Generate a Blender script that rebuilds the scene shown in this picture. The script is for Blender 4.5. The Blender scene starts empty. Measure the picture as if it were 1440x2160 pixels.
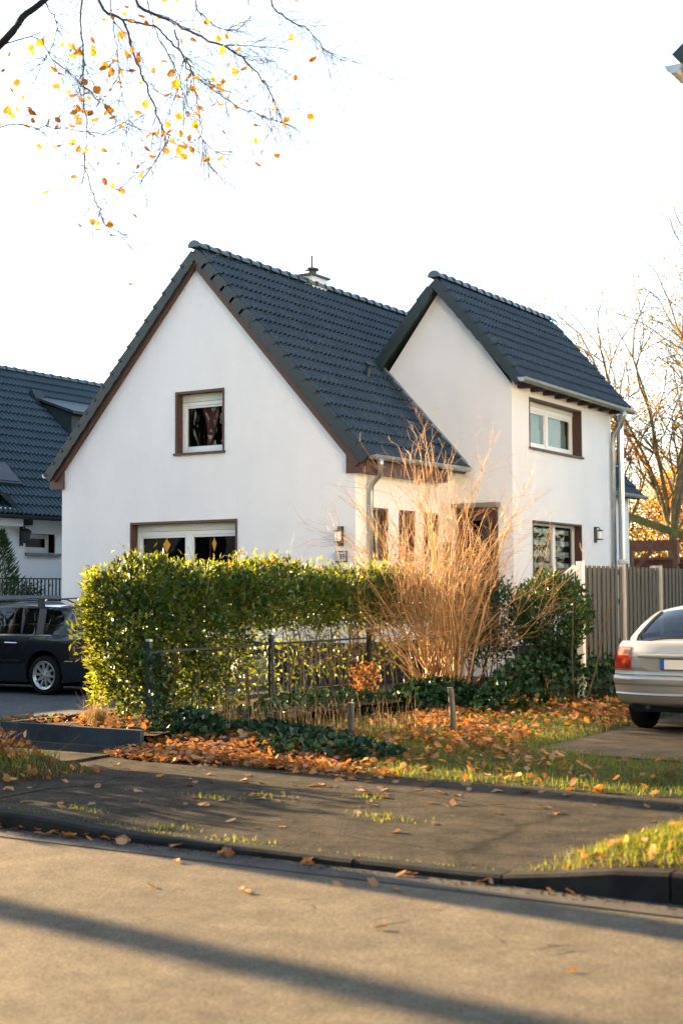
import bpy, bmesh, math, random
import numpy as np
from mathutils import Vector, Matrix
from mathutils.geometry import tessellate_polygon, delaunay_2d_cdt

random.seed(7)
rng = np.random.default_rng(7)
scene = bpy.context.scene
COL = scene.collection
PI = math.pi
rad = math.radians

# ------------------------------------------------------------------ camera, sky, sun, exposure
cam_data = bpy.data.cameras.new('camera')
cam = bpy.data.objects.new('camera', cam_data)
COL.objects.link(cam)
cam_data.sensor_fit = 'VERTICAL'
cam_data.sensor_height = 36.0
cam_data.lens = 50.0
cam_data.clip_start = 0.1
cam_data.clip_end = 2000.0
CAM = Vector((0.0, 0.0, 1.65))
_r = ((0.8502349, 0.5263795, -0.0050107), (-0.0336216, 0.0448030, -0.9984299), (-0.5253286, 0.8490685, 0.0557908))
cam.matrix_world = Matrix(((_r[0][0], -_r[1][0], -_r[2][0], CAM.x),
                           (_r[0][1], -_r[1][1], -_r[2][1], CAM.y),
                           (_r[0][2], -_r[1][2], -_r[2][2], CAM.z),
                           (0, 0, 0, 1)))
cam_data.dof.use_dof = True
cam_data.dof.focus_distance = 22.0
cam_data.dof.aperture_fstop = 2.4
scene.camera = cam

SUN_AZ = rad(82.7)          # measured from +Y towards -X
SUN_EL = rad(12.5)
to_sun = Vector((-math.sin(SUN_AZ) * math.cos(SUN_EL), math.cos(SUN_AZ) * math.cos(SUN_EL), math.sin(SUN_EL)))
world = bpy.data.worlds.new('World')
scene.world = world
world.use_nodes = True
wn = world.node_tree
wn.nodes.clear()
w_out = wn.nodes.new('ShaderNodeOutputWorld')
w_bg = wn.nodes.new('ShaderNodeBackground')
w_sky = wn.nodes.new('ShaderNodeTexSky')
w_sky.sky_type = 'NISHITA'
w_sky.sun_disc = False
w_sky.sun_elevation = SUN_EL
w_sky.sun_rotation = -SUN_AZ
w_sky.altitude = 50.0
w_sky.air_density = 1.0
w_sky.dust_density = 0.8
w_sky.ozone_density = 1.2
w_bg.inputs['Strength'].default_value = 0.06
# sky saturation lowered to keep the ambient light neutral
w_hs = wn.nodes.new('ShaderNodeHueSaturation')
w_hs.inputs['Saturation'].default_value = 0.80
wn.links.new(w_sky.outputs[0], w_hs.inputs['Color'])
wn.links.new(w_hs.outputs[0], w_bg.inputs[0])
wn.links.new(w_bg.outputs[0], w_out.inputs[0])

sun_data = bpy.data.lights.new('sun', 'SUN')
sun_data.energy = 5.0
sun_data.angle = rad(0.6)
sun_data.color = (1.0, 0.69, 0.36)
sun = bpy.data.objects.new('sun', sun_data)
COL.objects.link(sun)
sun.rotation_euler = to_sun.to_track_quat('Z', 'Y').to_euler()
sun.location = (-40, 20, 30)

scene.view_settings.view_transform = 'Standard'
scene.view_settings.look = 'None'
scene.view_settings.gamma = 1.0
scene.view_settings.use_curve_mapping = False
scene.view_settings.exposure = 3.3
scene.render.engine = 'CYCLES'
scene.cycles.max_bounces = 8
scene.cycles.transparent_max_bounces = 12

# ------------------------------------------------------------------ materials
class NT:
    """small helper round a node tree"""
    def __init__(self, m):
        self.t = m.node_tree
    def n(self, kind, **kw):
        nd = self.t.nodes.new('ShaderNode' + kind)
        for k, v in kw.items():
            if k.startswith('i_'):
                nd.inputs[k[2:].replace('_', ' ')].default_value = v
            else:
                setattr(nd, k, v)
        return nd
    def l(self, a, b):
        self.t.links.new(a, b)

def c4(c):
    return (c[0], c[1], c[2], 1.0)

def ramp(nt, stops, fac):
    r = nt.n('ValToRGB')
    els = r.color_ramp.elements
    while len(els) < len(stops):
        els.new(0.5)
    for e, (p, c) in zip(els, stops):
        e.position = p
        e.color = c4(c)
    nt.l(fac, r.inputs[0])
    return r.outputs[0]

def base_mat(name):
    m = bpy.data.materials.new(name)
    m.use_nodes = True
    nt = NT(m)
    b = m.node_tree.nodes['Principled BSDF']
    return m, nt, b

def noise(nt, scale, detail=4.0, rough=0.55, coord='Object', vec=None, stretch=None):
    n = nt.n('TexNoise')
    n.inputs['Scale'].default_value = scale
    n.inputs['Detail'].default_value = detail
    n.inputs['Roughness'].default_value = rough
    if vec is None:
        tc = nt.n('TexCoord')
        vec = tc.outputs[coord]
    if stretch:
        mp = nt.n('Mapping')
        mp.inputs['Scale'].default_value = stretch
        nt.l(vec, mp.inputs[0])
        vec = mp.outputs[0]
    nt.l(vec, n.inputs['Vector'])
    return n.outputs[0]

def bump(nt, b, h, strength=0.3, dist=0.01):
    bp = nt.n('Bump')
    bp.inputs['Strength'].default_value = strength
    bp.inputs['Distance'].default_value = dist
    nt.l(h, bp.inputs['Height'])
    nt.l(bp.outputs[0], b.inputs['Normal'])

def mixc(nt, a, b, fac, mode='MIX'):
    m = nt.n('Mix')
    m.data_type = 'RGBA'
    m.blend_type = mode
    for sock, v in ((m.inputs[0], fac), (m.inputs[6], a), (m.inputs[7], b)):
        if hasattr(v, 'is_output'):
            nt.l(v, sock)
        elif isinstance(v, (int, float)):
            sock.default_value = v
        else:
            sock.default_value = c4(v)
    return m.outputs[2]

def simple(name, col, rough=0.6, metal=0.0, var=0.15, scale=6.0, bmp=0.0, bscale=60.0, coat=0.0, stretch=None):
    # matt things hardly shine
    m, nt, b = base_mat(name)
    f = noise(nt, scale, 5.0, stretch=stretch)
    lo = tuple(x * (1 - var) for x in col)
    hi = tuple(min(1, x * (1 + var)) for x in col)
    nt.l(ramp(nt, [(0.3, lo), (0.7, hi)], f), b.inputs['Base Color'])
    b.inputs['Roughness'].default_value = rough
    b.inputs['Metallic'].default_value = metal
    if rough >= 0.8: b.inputs['Specular IOR Level'].default_value = 0.08
    if coat:
        b.inputs['Coat Weight'].default_value = coat
        b.inputs['Coat Roughness'].default_value = 0.03
    if bmp:
        bump(nt, b, noise(nt, bscale, 3.0, stretch=stretch), bmp, 0.01)
    return m

def leaf_mat(name, stops, trans=(0.25, 0.3, 0.03), tfac=0.45, rough=0.4, spec=0.4):
    """thin leaf: reflected + transmitted light, colour differs leaf by leaf"""
    m, nt, b = base_mat(name)
    geo = nt.n('NewGeometry')
    oi = nt.n('ObjectInfo')
    add = nt.n('Math', operation='ADD')
    nt.l(geo.outputs['Random Per Island'], add.inputs[0])
    nt.l(oi.outputs['Random'], add.inputs[1])
    fr = nt.n('Math', operation='FRACT')
    nt.l(add.outputs[0], fr.inputs[0])
    col = ramp(nt, stops, fr.outputs[0])
    nt.l(col, b.inputs['Base Color'])
    b.inputs['Roughness'].default_value = rough
    b.inputs['Specular IOR Level'].default_value = spec * 0.35
    tr = nt.n('BsdfTranslucent')
    nt.l(mixc(nt, col, trans, 0.55), tr.inputs['Color'])
    mx = nt.n('MixShader')
    mx.inputs[0].default_value = tfac
    nt.l(b.outputs[0], mx.inputs[1])
    nt.l(tr.outputs[0], mx.inputs[2])
    out = m.node_tree.nodes['Material Output']
    nt.l(mx.outputs[0], out.inputs[0])
    return m

def glass_mat(name, tint=(0.8, 0.85, 0.85), refl=1.0, see=0.85):
    m, nt, b = base_mat(name)
    tr = nt.n('BsdfTransparent')
    tr.inputs[0].default_value = c4(tuple(see * x for x in tint))
    gl = nt.n('BsdfGlossy')
    gl.inputs['Roughness'].default_value = 0.01
    gl.inputs[0].default_value = c4((refl, refl, refl))
    fr = nt.n('Fresnel')
    fr.inputs[0].default_value = 1.55
    # very slight waviness of real panes
    bp = nt.n('Bump')
    bp.inputs['Strength'].default_value = 0.03
    bp.inputs['Distance'].default_value = 0.02
    nt.l(noise(nt, 2.5, 1.0), bp.inputs['Height'])
    nt.l(bp.outputs[0], gl.inputs['Normal'])
    geo = nt.n('NewGeometry')
    inv = nt.n('Math', operation='SUBTRACT')
    inv.inputs[0].default_value = 1.0
    nt.l(geo.outputs['Backfacing'], inv.inputs[1])
    mul = nt.n('Math', operation='MULTIPLY')
    nt.l(fr.outputs[0], mul.inputs[0])
    nt.l(inv.outputs[0], mul.inputs[1])
    mx = nt.n('MixShader')
    nt.l(mul.outputs[0], mx.inputs[0])
    nt.l(tr.outputs[0], mx.inputs[1])
    nt.l(gl.outputs[0], mx.inputs[2])
    nt.l(mx.outputs[0], m.node_tree.nodes['Material Output'].inputs[0])
    return m

def asphalt(name, dark, light, warm, patch=0.5, spots=0.5, cracks=0.0, rough_d=0.008, lump_s=26.0):
    m, nt, b = base_mat(name)
    tc = nt.n('TexCoord').outputs['Object']
    big = noise(nt, 0.35, 5.0, 0.6, vec=tc)
    mid = noise(nt, 3.0, 6.0, 0.65, vec=tc)
    fine = noise(nt, 150.0, 2.0, 0.6, vec=tc)
    col = ramp(nt, [(0.30, dark), (0.52, light), (0.75, warm)], big)
    col = mixc(nt, col, ramp(nt, [(0.35, tuple(0.55 * x for x in dark)), (0.7, tuple(1.15 * x for x in warm))], mid), patch)
    v = nt.n('TexVoronoi')
    v.inputs['Scale'].default_value = 110.0
    nt.l(tc, v.inputs['Vector'])
    grain = ramp(nt, [(0.0, (0.45, 0.45, 0.45)), (0.5, (1.0, 1.0, 1.0)), (1.0, (1.7, 1.65, 1.55))], v.outputs['Color'])
    col = mixc(nt, col, grain, spots, 'MULTIPLY')
    h = mixc(nt, fine, v.outputs['Distance'], 0.5)
    lump = noise(nt, lump_s, 5.0, 0.7, vec=tc)
    col = mixc(nt, col, ramp(nt, [(0.32, (0.55, 0.55, 0.56)), (0.5, (1.0, 1.0, 1.0)), (0.68, (1.5, 1.42, 1.25))], lump), spots * 0.75, 'MULTIPLY')
    h = mixc(nt, h, lump, 0.55)
    if cracks:
        cv = nt.n('TexVoronoi', feature='DISTANCE_TO_EDGE')
        cv.inputs['Scale'].default_value = 0.55
        mp = nt.n('Mapping')
        mp.inputs['Scale'].default_value = (0.6, 1.6, 1.0)
        dist = nt.n('MixRGB')
        dist.inputs[0].default_value = 0.22
        nt.l(tc, dist.inputs[1])
        nn = nt.n('TexNoise')
        nn.inputs['Scale'].default_value = 2.2
        nn.inputs['Detail'].default_value = 6.0
        nt.l(tc, nn.inputs['Vector'])
        nt.l(nn.outputs[1], dist.inputs[2])
        nt.l(dist.outputs[0], mp.inputs[0])
        nt.l(mp.outputs[0], cv.inputs['Vector'])
        ck = ramp(nt, [(0.0, (0.25, 0.25, 0.25)), (0.018, (1, 1, 1))], cv.outputs['Distance'])
        col = mixc(nt, col, ck, cracks, 'MULTIPLY')
    nt.l(col, b.inputs['Base Color'])
    b.inputs['Roughness'].default_value = 0.85
    b.inputs['Specular IOR Level'].default_value = 0.06
    bump(nt, b, h, 0.9, rough_d)
    return m

M = {}
M['render'] = simple('white_render', (0.80, 0.79, 0.775), 0.9, var=0.035, scale=1.6, stretch=(1, 1, 0.5), bmp=0.45, bscale=90.0)
M['nrender'] = simple('cool_white_render', (0.84, 0.86, 0.86), 0.9, var=0.04, scale=1.5, bmp=0.25, bscale=70.0)
M['plinth'] = simple('dark_plinth', (0.03, 0.035, 0.04), 0.8, var=0.3, bmp=0.3)
M['tile'] = None
def tile_mat(name, a, b_, rough):
    m, nt, b = base_mat(name)
    oi = nt.n('ObjectInfo')
    geo = nt.n('NewGeometry')
    add = nt.n('Math', operation='ADD')
    nt.l(geo.outputs['Random Per Island'], add.inputs[0])
    nt.l(oi.outputs['Random'], add.inputs[1])
    fr = nt.n('Math', operation='FRACT')
    nt.l(add.outputs[0], fr.inputs[0])
    c = ramp(nt, [(0.0, a), (1.0, b_)], fr.outputs[0])
    g = noise(nt, 9.0, 6.0, coord='Object')
    c = mixc(nt, c, ramp(nt, [(0.35, (0.7, 0.7, 0.7)), (0.7, (1.25, 1.25, 1.2))], g), 0.5, 'MULTIPLY')
    li = ramp(nt, [(0.60, (0, 0, 0)), (0.70, (1, 1, 1))], noise(nt, 22.0, 6.0, 0.65, coord='Generated'))
    lf = nt.n('Math', operation='MULTIPLY')
    lf.inputs[1].default_value = 0.35
    nt.l(li, lf.inputs[0])
    c = mixc(nt, c, (0.085, 0.095, 0.085), lf.outputs[0])
    nt.l(c, b.inputs['Base Color'])
    b.inputs['Roughness'].default_value = rough
    b.inputs['Specular IOR Level'].default_value = 0.9
    bump(nt, b, noise(nt, 120.0, 2.0), 0.15, 0.004)
    return m
M['tile'] = tile_mat('slate_roof_tile', (0.010, 0.021, 0.027), (0.022, 0.036, 0.043), 0.24)
M['ntile'] = tile_mat('blue_slate_roof_tile', (0.014, 0.034, 0.045), (0.022, 0.048, 0.062), 0.42)
M['verge'] = simple('verge_tile_dark', (0.016, 0.028, 0.03), 0.5, var=0.2)
M['brown'] = simple('brown_board', (0.075, 0.032, 0.022), 0.55, var=0.25, scale=9.0, stretch=(1, 1, 8), bmp=0.1)
M['rafter'] = simple('dark_rafter', (0.03, 0.02, 0.016), 0.7)
M['zinc'] = simple('weathered_zinc', (0.42, 0.44, 0.43), 0.42, metal=0.75, var=0.15, scale=5.0)
M['steel'] = simple('polished_steel', (0.62, 0.60, 0.57), 0.22, metal=1.0, var=0.05)
M['lead'] = simple('lead_flashing', (0.34, 0.38, 0.43), 0.45, metal=0.5, var=0.1)
M['frame'] = simple('white_window_frame', (0.80, 0.80, 0.76), 0.4, var=0.02)
M['shutterbox'] = simple('roller_shutter_box', (0.62, 0.63, 0.56), 0.5, var=0.03)
M['glass'] = glass_mat('window_glass')
M['glass_dim'] = glass_mat('window_glass_dim', see=0.55)
M['room'] = simple('dark_room', (0.022, 0.020, 0.018), 0.9)
M['curtain'] = simple('net_curtain', (0.74, 0.78, 0.72), 0.9, var=0.06, scale=3.0)
M['redcurtain'] = simple('brown_red_curtain', (0.45, 0.13, 0.09), 0.9, var=0.2)
M['blind'] = simple('white_blind', (0.72, 0.76, 0.76), 0.8, var=0.03)
M['ornament'] = simple('yellow_paper_ornament', (0.62, 0.30, 0.03), 0.7)
M['black'] = simple('black_metal', (0.018, 0.022, 0.024), 0.4, var=0.2)
M['iron'] = simple('dark_iron', (0.02, 0.03, 0.035), 0.5, var=0.2)
M['lampglass'] = simple('frosted_lamp_glass', (0.75, 0.72, 0.66), 0.25, var=0.03)
M['door'] = simple('brown_door', (0.08, 0.03, 0.016), 0.45, var=0.25, stretch=(6, 6, 1))
M['plate_w'] = simple('number_plate_board', (0.62, 0.58, 0.54), 0.5, var=0.05)
M['plate_b'] = simple('number_plate_brown', (0.13, 0.08, 0.06), 0.6)
M['plate_g'] = simple('grey_blue_box', (0.42, 0.47, 0.52), 0.4, var=0.04)
M['ink'] = simple('dark_ink', (0.03, 0.03, 0.03), 0.6)
M['concrete'] = simple('grey_concrete', (0.045, 0.055, 0.06), 0.85, var=0.25, scale=3.0, bmp=0.4, bscale=80.0)
M['kerb'] = simple('dark_kerb_stone', (0.018, 0.019, 0.0185), 0.85, var=0.4, scale=5.0, bmp=0.6, bscale=90.0)
M['gutterstrip'] = simple('gutter_concrete', (0.072, 0.067, 0.060), 0.85, var=0.2, scale=4.0, bmp=0.4, bscale=90.0)
M['pad'] = asphalt('washed_concrete_pad', (0.05, 0.045, 0.037), (0.075, 0.066, 0.052), (0.10, 0.085, 0.062), 0.4, 0.6)
M['road'] = asphalt('road_asphalt', (0.088, 0.078, 0.060), (0.118, 0.103, 0.078), (0.150, 0.128, 0.092), 0.40, 0.75, rough_d=0.005, lump_s=95.0)
M['pavement'] = asphalt('pavement_asphalt', (0.015, 0.0152, 0.0145), (0.031, 0.029, 0.025), (0.062, 0.053, 0.039), 0.6, 0.9, cracks=0.8, rough_d=0.014)
M['soil'] = simple('dark_soil', (0.035, 0.024, 0.015), 0.95, var=0.5, scale=14.0, bmp=0.9, bscale=40.0)
M['lawn'] = simple('lawn_ground', (0.035, 0.045, 0.014), 0.95, var=0.5, scale=3.0, bmp=0.9, bscale=50.0)
M['ground'] = simple('far_ground', (0.05, 0.05, 0.03), 0.95, var=0.4, scale=0.3)
def paver_mat():
    m, nt, b = base_mat('grey_block_paving')
    tc = nt.n('TexCoord').outputs['Object']
    br = nt.n('TexBrick')
    br.inputs['Scale'].default_value = 1.0
    br.inputs['Brick Width'].default_value = 0.20
    br.inputs['Row Height'].default_value = 0.10
    br.inputs['Mortar Size'].default_value = 0.006
    br.inputs['Color1'].default_value = (0.055, 0.066, 0.072, 1)
    br.inputs['Color2'].default_value = (0.085, 0.097, 0.103, 1)
    br.inputs['Mortar'].default_value = (0.05, 0.055, 0.05, 1)
    nt.l(tc, br.inputs['Vector'])
    c = mixc(nt, br.outputs[0], ramp(nt, [(0.3, (0.7, 0.7, 0.7)), (0.7, (1.2, 1.2, 1.2))], noise(nt, 0.8, 5.0, vec=tc)), 0.6, 'MULTIPLY')
    nt.l(c, b.inputs['Base Color'])
    b.inputs['Roughness'].default_value = 0.8
    b.inputs['Specular IOR Level'].default_value = 0.1
    bump(nt, b, br.outputs['Fac'], -0.4, 0.006)
    return m
M['paver'] = paver_mat()
M['bark'] = simple('grey_brown_bark', (0.05, 0.042, 0.036), 0.9, var=0.4, scale=12.0, bmp=0.6, bscale=30.0, stretch=(1, 1, 0.3))
M['darkbark'] = simple('dark_bark', (0.030, 0.024, 0.022), 0.9, var=0.4, scale=12.0, bmp=0.6, bscale=30.0, stretch=(1, 1, 0.3))
M['greytwig'] = simple('grey_twig', (0.085, 0.075, 0.075), 0.8, var=0.25)
M['yellowbark'] = simple('mossy_bark', (0.17, 0.14, 0.075), 0.9, var=0.4, scale=4.0)
M['twig'] = simple('tan_twig', (0.37, 0.21, 0.085), 0.7, var=0.3, scale=4.0)
M['stem'] = simple('hedge_stem', (0.10, 0.075, 0.05), 0.85, var=0.35)
M['stake'] = simple('weathered_stake', (0.11, 0.095, 0.07), 0.9, var=0.35, stretch=(8, 8, 1), bmp=0.4)
M['hedge'] = leaf_mat('hedge_leaf', [(0.0, (0.008, 0.034, 0.013)), (0.5, (0.018, 0.058, 0.016)), (0.85, (0.042, 0.085, 0.013)), (1.0, (0.10, 0.11, 0.014))], (0.30, 0.33, 0.008), 0.23, 0.42, 0.8)
M['hedgetop_sunrim'] = leaf_mat('hedge_shoot_sunrim_leaf', [(0.0, (0.05, 0.09, 0.014)), (0.6, (0.10, 0.14, 0.016)), (1.0, (0.17, 0.16, 0.02))], (0.40, 0.40, 0.02), 0.4, 0.5)  # shoots on top, and the sun rim put into leaf colour
M['newleaf'] = leaf_mat('young_red_leaf', [(0.0, (0.22, 0.08, 0.02)), (1.0, (0.30, 0.16, 0.03))], (0.55, 0.22, 0.04), 0.5)
M['darkleaf'] = leaf_mat('dark_evergreen_leaf', [(0.0, (0.012, 0.035, 0.018)), (0.7, (0.025, 0.06, 0.022)), (1.0, (0.06, 0.09, 0.02))], (0.08, 0.14, 0.02), 0.2, 0.3)
M['ivy'] = leaf_mat('ivy_leaf', [(0.0, (0.008, 0.028, 0.016)), (0.8, (0.018, 0.05, 0.022)), (1.0, (0.03, 0.07, 0.03))], (0.05, 0.10, 0.02), 0.12, 0.35)
M['fallen'] = leaf_mat('fallen_leaf', [(0.0, (0.08, 0.034, 0.016)), (0.25, (0.22, 0.085, 0.035)), (0.55, (0.36, 0.19, 0.09)), (0.75, (0.48, 0.18, 0.02)), (0.85, (0.40, 0.25, 0.14)), (1.0, (0.26, 0.13, 0.07))], (0.6, 0.24, 0.03), 0.2, 0.7, 0.2)
M['paleleaf'] = leaf_mat('dry_pale_leaf', [(0.0, (0.24, 0.13, 0.07)), (0.5, (0.36, 0.22, 0.13)), (1.0, (0.33, 0.15, 0.05))], (0.4, 0.2, 0.06), 0.12, 0.7, 0.2)
M['gold'] = leaf_mat('golden_tree_leaf', [(0.0, (0.28, 0.10, 0.02)), (0.4, (0.45, 0.17, 0.015)), (0.8, (0.52, 0.25, 0.015)), (1.0, (0.28, 0.12, 0.05))], (0.70, 0.27, 0.012), 0.45, 0.6, 0.2)
M['autumn'] = leaf_mat('autumn_wood_leaf', [(0.0, (0.08, 0.055, 0.02)), (0.4, (0.17, 0.10, 0.02)), (0.75, (0.28, 0.18, 0.02)), (1.0, (0.20, 0.10, 0.025))], (0.4, 0.26, 0.02), 0.4, 0.7, 0.2)
M['grass'] = leaf_mat('grass_blade', [(0.0, (0.025, 0.075, 0.010)), (0.5, (0.065, 0.115, 0.012)), (0.78, (0.16, 0.15, 0.02)), (1.0, (0.27, 0.18, 0.06))], (0.34, 0.36, 0.012), 0.38, 0.5)
M['drygrass'] = leaf_mat('dry_grass_blade', [(0.0, (0.22, 0.14, 0.06)), (0.6, (0.33, 0.24, 0.12)), (1.0, (0.42, 0.30, 0.15))], (0.4, 0.25, 0.08), 0.3, 0.6)
M['slat'] = simple('taupe_fence_slat', (0.058, 0.059, 0.056), 0.65, var=0.18, scale=3.0, stretch=(4, 4, 0.5), bmp=0.15)
M['fpost'] = simple('pale_fence_post', (0.36, 0.335, 0.30), 0.55, var=0.1)
M['whitepaint'] = simple('white_paint', (0.72, 0.72, 0.70), 0.5, var=0.05)
M['greenpost'] = simple('dark_green_steel', (0.006, 0.018, 0.019), 0.5, var=0.25)
M['cap'] = simple('pale_cap', (0.45, 0.42, 0.36), 0.6)
M['pergola'] = simple('brown_timber', (0.13, 0.055, 0.032), 0.7, var=0.3)
M['greenbeam'] = simple('mossy_beam', (0.13, 0.135, 0.05), 0.8, var=0.3)
M['brickred'] = simple('dull_red_wall', (0.10, 0.045, 0.032), 0.85, var=0.3)
M['bin'] = simple('dark_bin', (0.03, 0.04, 0.045), 0.5)
M['carblack'] = simple('black_car_paint', (0.006, 0.009, 0.012), 0.18, var=0.05, coat=1.0)
M['carsilver'] = simple('champagne_car_paint', (0.40, 0.375, 0.325), 0.34, metal=0.55, var=0.02, coat=0.8)
M['chrome'] = simple('chrome', (0.75, 0.75, 0.75), 0.12, metal=1.0, var=0.02)
M['alloy'] = simple('alloy_rim', (0.50, 0.51, 0.50), 0.3, metal=0.7, var=0.05)
M['rubber'] = simple('tyre_rubber', (0.012, 0.012, 0.013), 0.85, var=0.2)
M['carglass'] = glass_mat('car_glass', (0.55, 0.66, 0.68), 1.0, 0.55)
M['cartrim'] = simple('black_trim', (0.01, 0.011, 0.012), 0.5)
M['seat'] = simple('grey_car_seat', (0.08, 0.08, 0.08), 0.8)
M['redlens'] = simple('red_tail_lens', (0.55, 0.03, 0.012), 0.12, var=0.2, coat=1.0)
M['amberlens'] = simple('amber_lens', (0.75, 0.17, 0.02), 0.15, var=0.1, coat=1.0)
M['darklens'] = simple('dark_red_lens', (0.14, 0.03, 0.025), 0.15, coat=1.0)
M['regplate'] = simple('registration_plate', (0.68, 0.62, 0.52), 0.4, var=0.03)
M['regblue'] = simple('registration_blue', (0.01, 0.08, 0.32), 0.4, var=0.05)
M['stone'] = simple('grey_stone', (0.22, 0.22, 0.21), 0.85, var=0.3, bmp=0.5)
M['pot'] = simple('dark_blue_pot', (0.02, 0.022, 0.04), 0.4)

# ------------------------------------------------------------------ mesh helpers
def tag(o, label=None, cat=None, group=None, kind=None):
    if label: o['label'] = label
    if cat: o['category'] = cat
    if group: o['group'] = group
    if kind: o['kind'] = kind
    return o

def empty(name, loc=(0, 0, 0), rz=0.0):
    o = bpy.data.objects.new(name, None)
    o.empty_display_size = 0.3
    o.location = loc
    o.rotation_euler = (0, 0, rz)
    COL.objects.link(o)
    return o

class MB:
    """collects shapes, then links them as ONE mesh object"""
    def __init__(self):
        self.v = []
        self.f = []
    def add(self, vs, fs):
        k = len(self.v)
        self.v.extend([tuple(p) for p in vs])
        self.f.extend([tuple(i + k for i in f) for f in fs])
        return self
    def box(self, x0, x1, y0, y1, z0, z1):
        vs = [(x, y, z) for z in (z0, z1) for y in (y0, y1) for x in (x0, x1)]
        return self.add(vs, [(0, 2, 3, 1), (4, 5, 7, 6), (0, 1, 5, 4), (2, 6, 7, 3), (0, 4, 6, 2), (1, 3, 7, 5)])
    def fbox(self, o, u, n, u0, u1, n0, n1, z0, z1):
        o = Vector(o); u = Vector(u); n = Vector(n); k = Vector((0, 0, 1))
        vs = [o + u * a + n * b + k * c for c in (z0, z1) for b in (n0, n1) for a in (u0, u1)]
        fs = [(0, 2, 3, 1), (4, 5, 7, 6), (0, 1, 5, 4), (2, 6, 7, 3), (0, 4, 6, 2), (1, 3, 7, 5)]
        if u.cross(n).z < 0:
            fs = [f[::-1] for f in fs]
        return self.add(vs, fs)
    def bar(self, a, b, w, h, up=(0, 0, 1)):
        a = Vector(a); b = Vector(b); d = (b - a).normalized()
        s = d.cross(Vector(up))
        if s.length < 1e-4: s = d.cross(Vector((1, 0, 0)))
        s.normalize(); t = s.cross(d)
        vs = [p + s * (i * w / 2) + t * (j * h / 2) for p in (a, b) for (i, j) in ((-1, -1), (1, -1), (1, 1), (-1, 1))]
        return self.add(vs, [(0, 1, 2, 3), (7, 6, 5, 4), (0, 4, 5, 1), (1, 5, 6, 2), (2, 6, 7, 3), (3, 7, 4, 0)])
    def tube(self, pts, radii, sides=8, cap=True):
        pts = [Vector(p) for p in pts]
        if not hasattr(radii, '__len__'): radii = [radii] * len(pts)
        n = len(pts)
        k = len(self.v)
        prev = None
        for i, p in enumerate(pts):
            d = (pts[min(i + 1, n - 1)] - pts[max(i - 1, 0)])
            if d.length < 1e-9: d = Vector((0, 0, 1))
            d.normalize()
            if prev is None:
                s = d.cross(Vector((0, 0, 1)) if abs(d.z) < 0.9 else Vector((1, 0, 0)))
            else:
                s = prev - d * prev.dot(d)
            s.normalize(); prev = s
            t = d.cross(s)
            for j in range(sides):
                a = 2 * PI * j / sides
                q = p + (s * math.cos(a) + t * math.sin(a)) * radii[i]
                self.v.append((q.x, q.y, q.z))
        for i in range(n - 1):
            for j in range(sides):
                j2 = (j + 1) % sides
                self.f.append((k + i * sides + j, k + i * sides + j2, k + (i + 1) * sides + j2, k + (i + 1) * sides + j))
        if cap:
            self.f.append(tuple(k + j for j in range(sides))[::-1])
            self.f.append(tuple(k + (n - 1) * sides + j for j in range(sides)))
        return self
    def lathe(self, c, prof, sides=16, axis='z'):
        """prof: (r, h) pairs"""
        c = Vector(c)
        k = len(self.v)
        for r, h in prof:
            for j in range(sides):
                a = 2 * PI * j / sides
                if axis == 'z': q = Vector((r * math.cos(a), r * math.sin(a), h))
                elif axis == 'y': q = Vector((r * math.cos(a), h, r * math.sin(a)))
                else: q = Vector((h, r * math.cos(a), r * math.sin(a)))
                q = q + c
                self.v.append((q.x, q.y, q.z))
        for i in range(len(prof) - 1):
            for j in range(sides):
                j2 = (j + 1) % sides
                self.f.append((k + i * sides + j, k + i * sides + j2, k + (i + 1) * sides + j2, k + (i + 1) * sides + j))
        self.f.append(tuple(k + j for j in range(sides))[::-1])
        self.f.append(tuple(k + (len(prof) - 1) * sides + j for j in range(sides)))
        return self
    def poly(self, loops, fn, flip=False):
        """flat polygon with holes: loops of 2-D points, fn maps 2-D to 3-D"""
        vl = [[Vector((p[0], p[1], 0)) for p in lp] for lp in loops]
        flat = [p for lp in loops for p in lp]
        tris = tessellate_polygon(vl)
        tris = [t[::-1] if flip else tuple(t) for t in tris]
        return self.add([fn(*p) for p in flat], tris)
    def prism(self, pts, fn, d0, d1):
        """convex or simple outline extruded between depths d0 and d1; fn(a, b, depth)"""
        n = len(pts)
        tris = tessellate_polygon([[Vector((p[0], p[1], 0)) for p in pts]])
        vs = [fn(a, b, d0) for a, b in pts] + [fn(a, b, d1) for a, b in pts]
        fs = [tuple(t) for t in tris] + [tuple(i + n for i in t[::-1]) for t in tris]
        fs += [(i, (i + 1) % n, (i + 1) % n + n, i + n) for i in range(n)]
        return self.add(vs, fs)
    def mesh(self, name, m, smooth=False, fix=True):
        me = bpy.data.meshes.new(name)
        me.from_pydata(self.v, [], self.f)
        if fix:
            bm = bmesh.new(); bm.from_mesh(me)
            bmesh.ops.recalc_face_normals(bm, faces=bm.faces)
            bm.to_mesh(me); bm.free()
        if m: me.materials.append(m)
        if smooth:
            me.polygons.foreach_set('use_smooth', [True] * len(me.polygons))
        me.update()
        return me
    def build(self, name, m, parent=None, smooth=False, fix=True, bevel=0.0):
        o = bpy.data.objects.new(name, self.mesh(name, m, smooth, fix))
        COL.objects.link(o)
        if parent: o.parent = parent
        if bevel:
            b = o.modifiers.new('bevel', 'BEVEL')
            b.width = bevel; b.segments = 2; b.limit_method = 'ANGLE'
        return o

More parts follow.
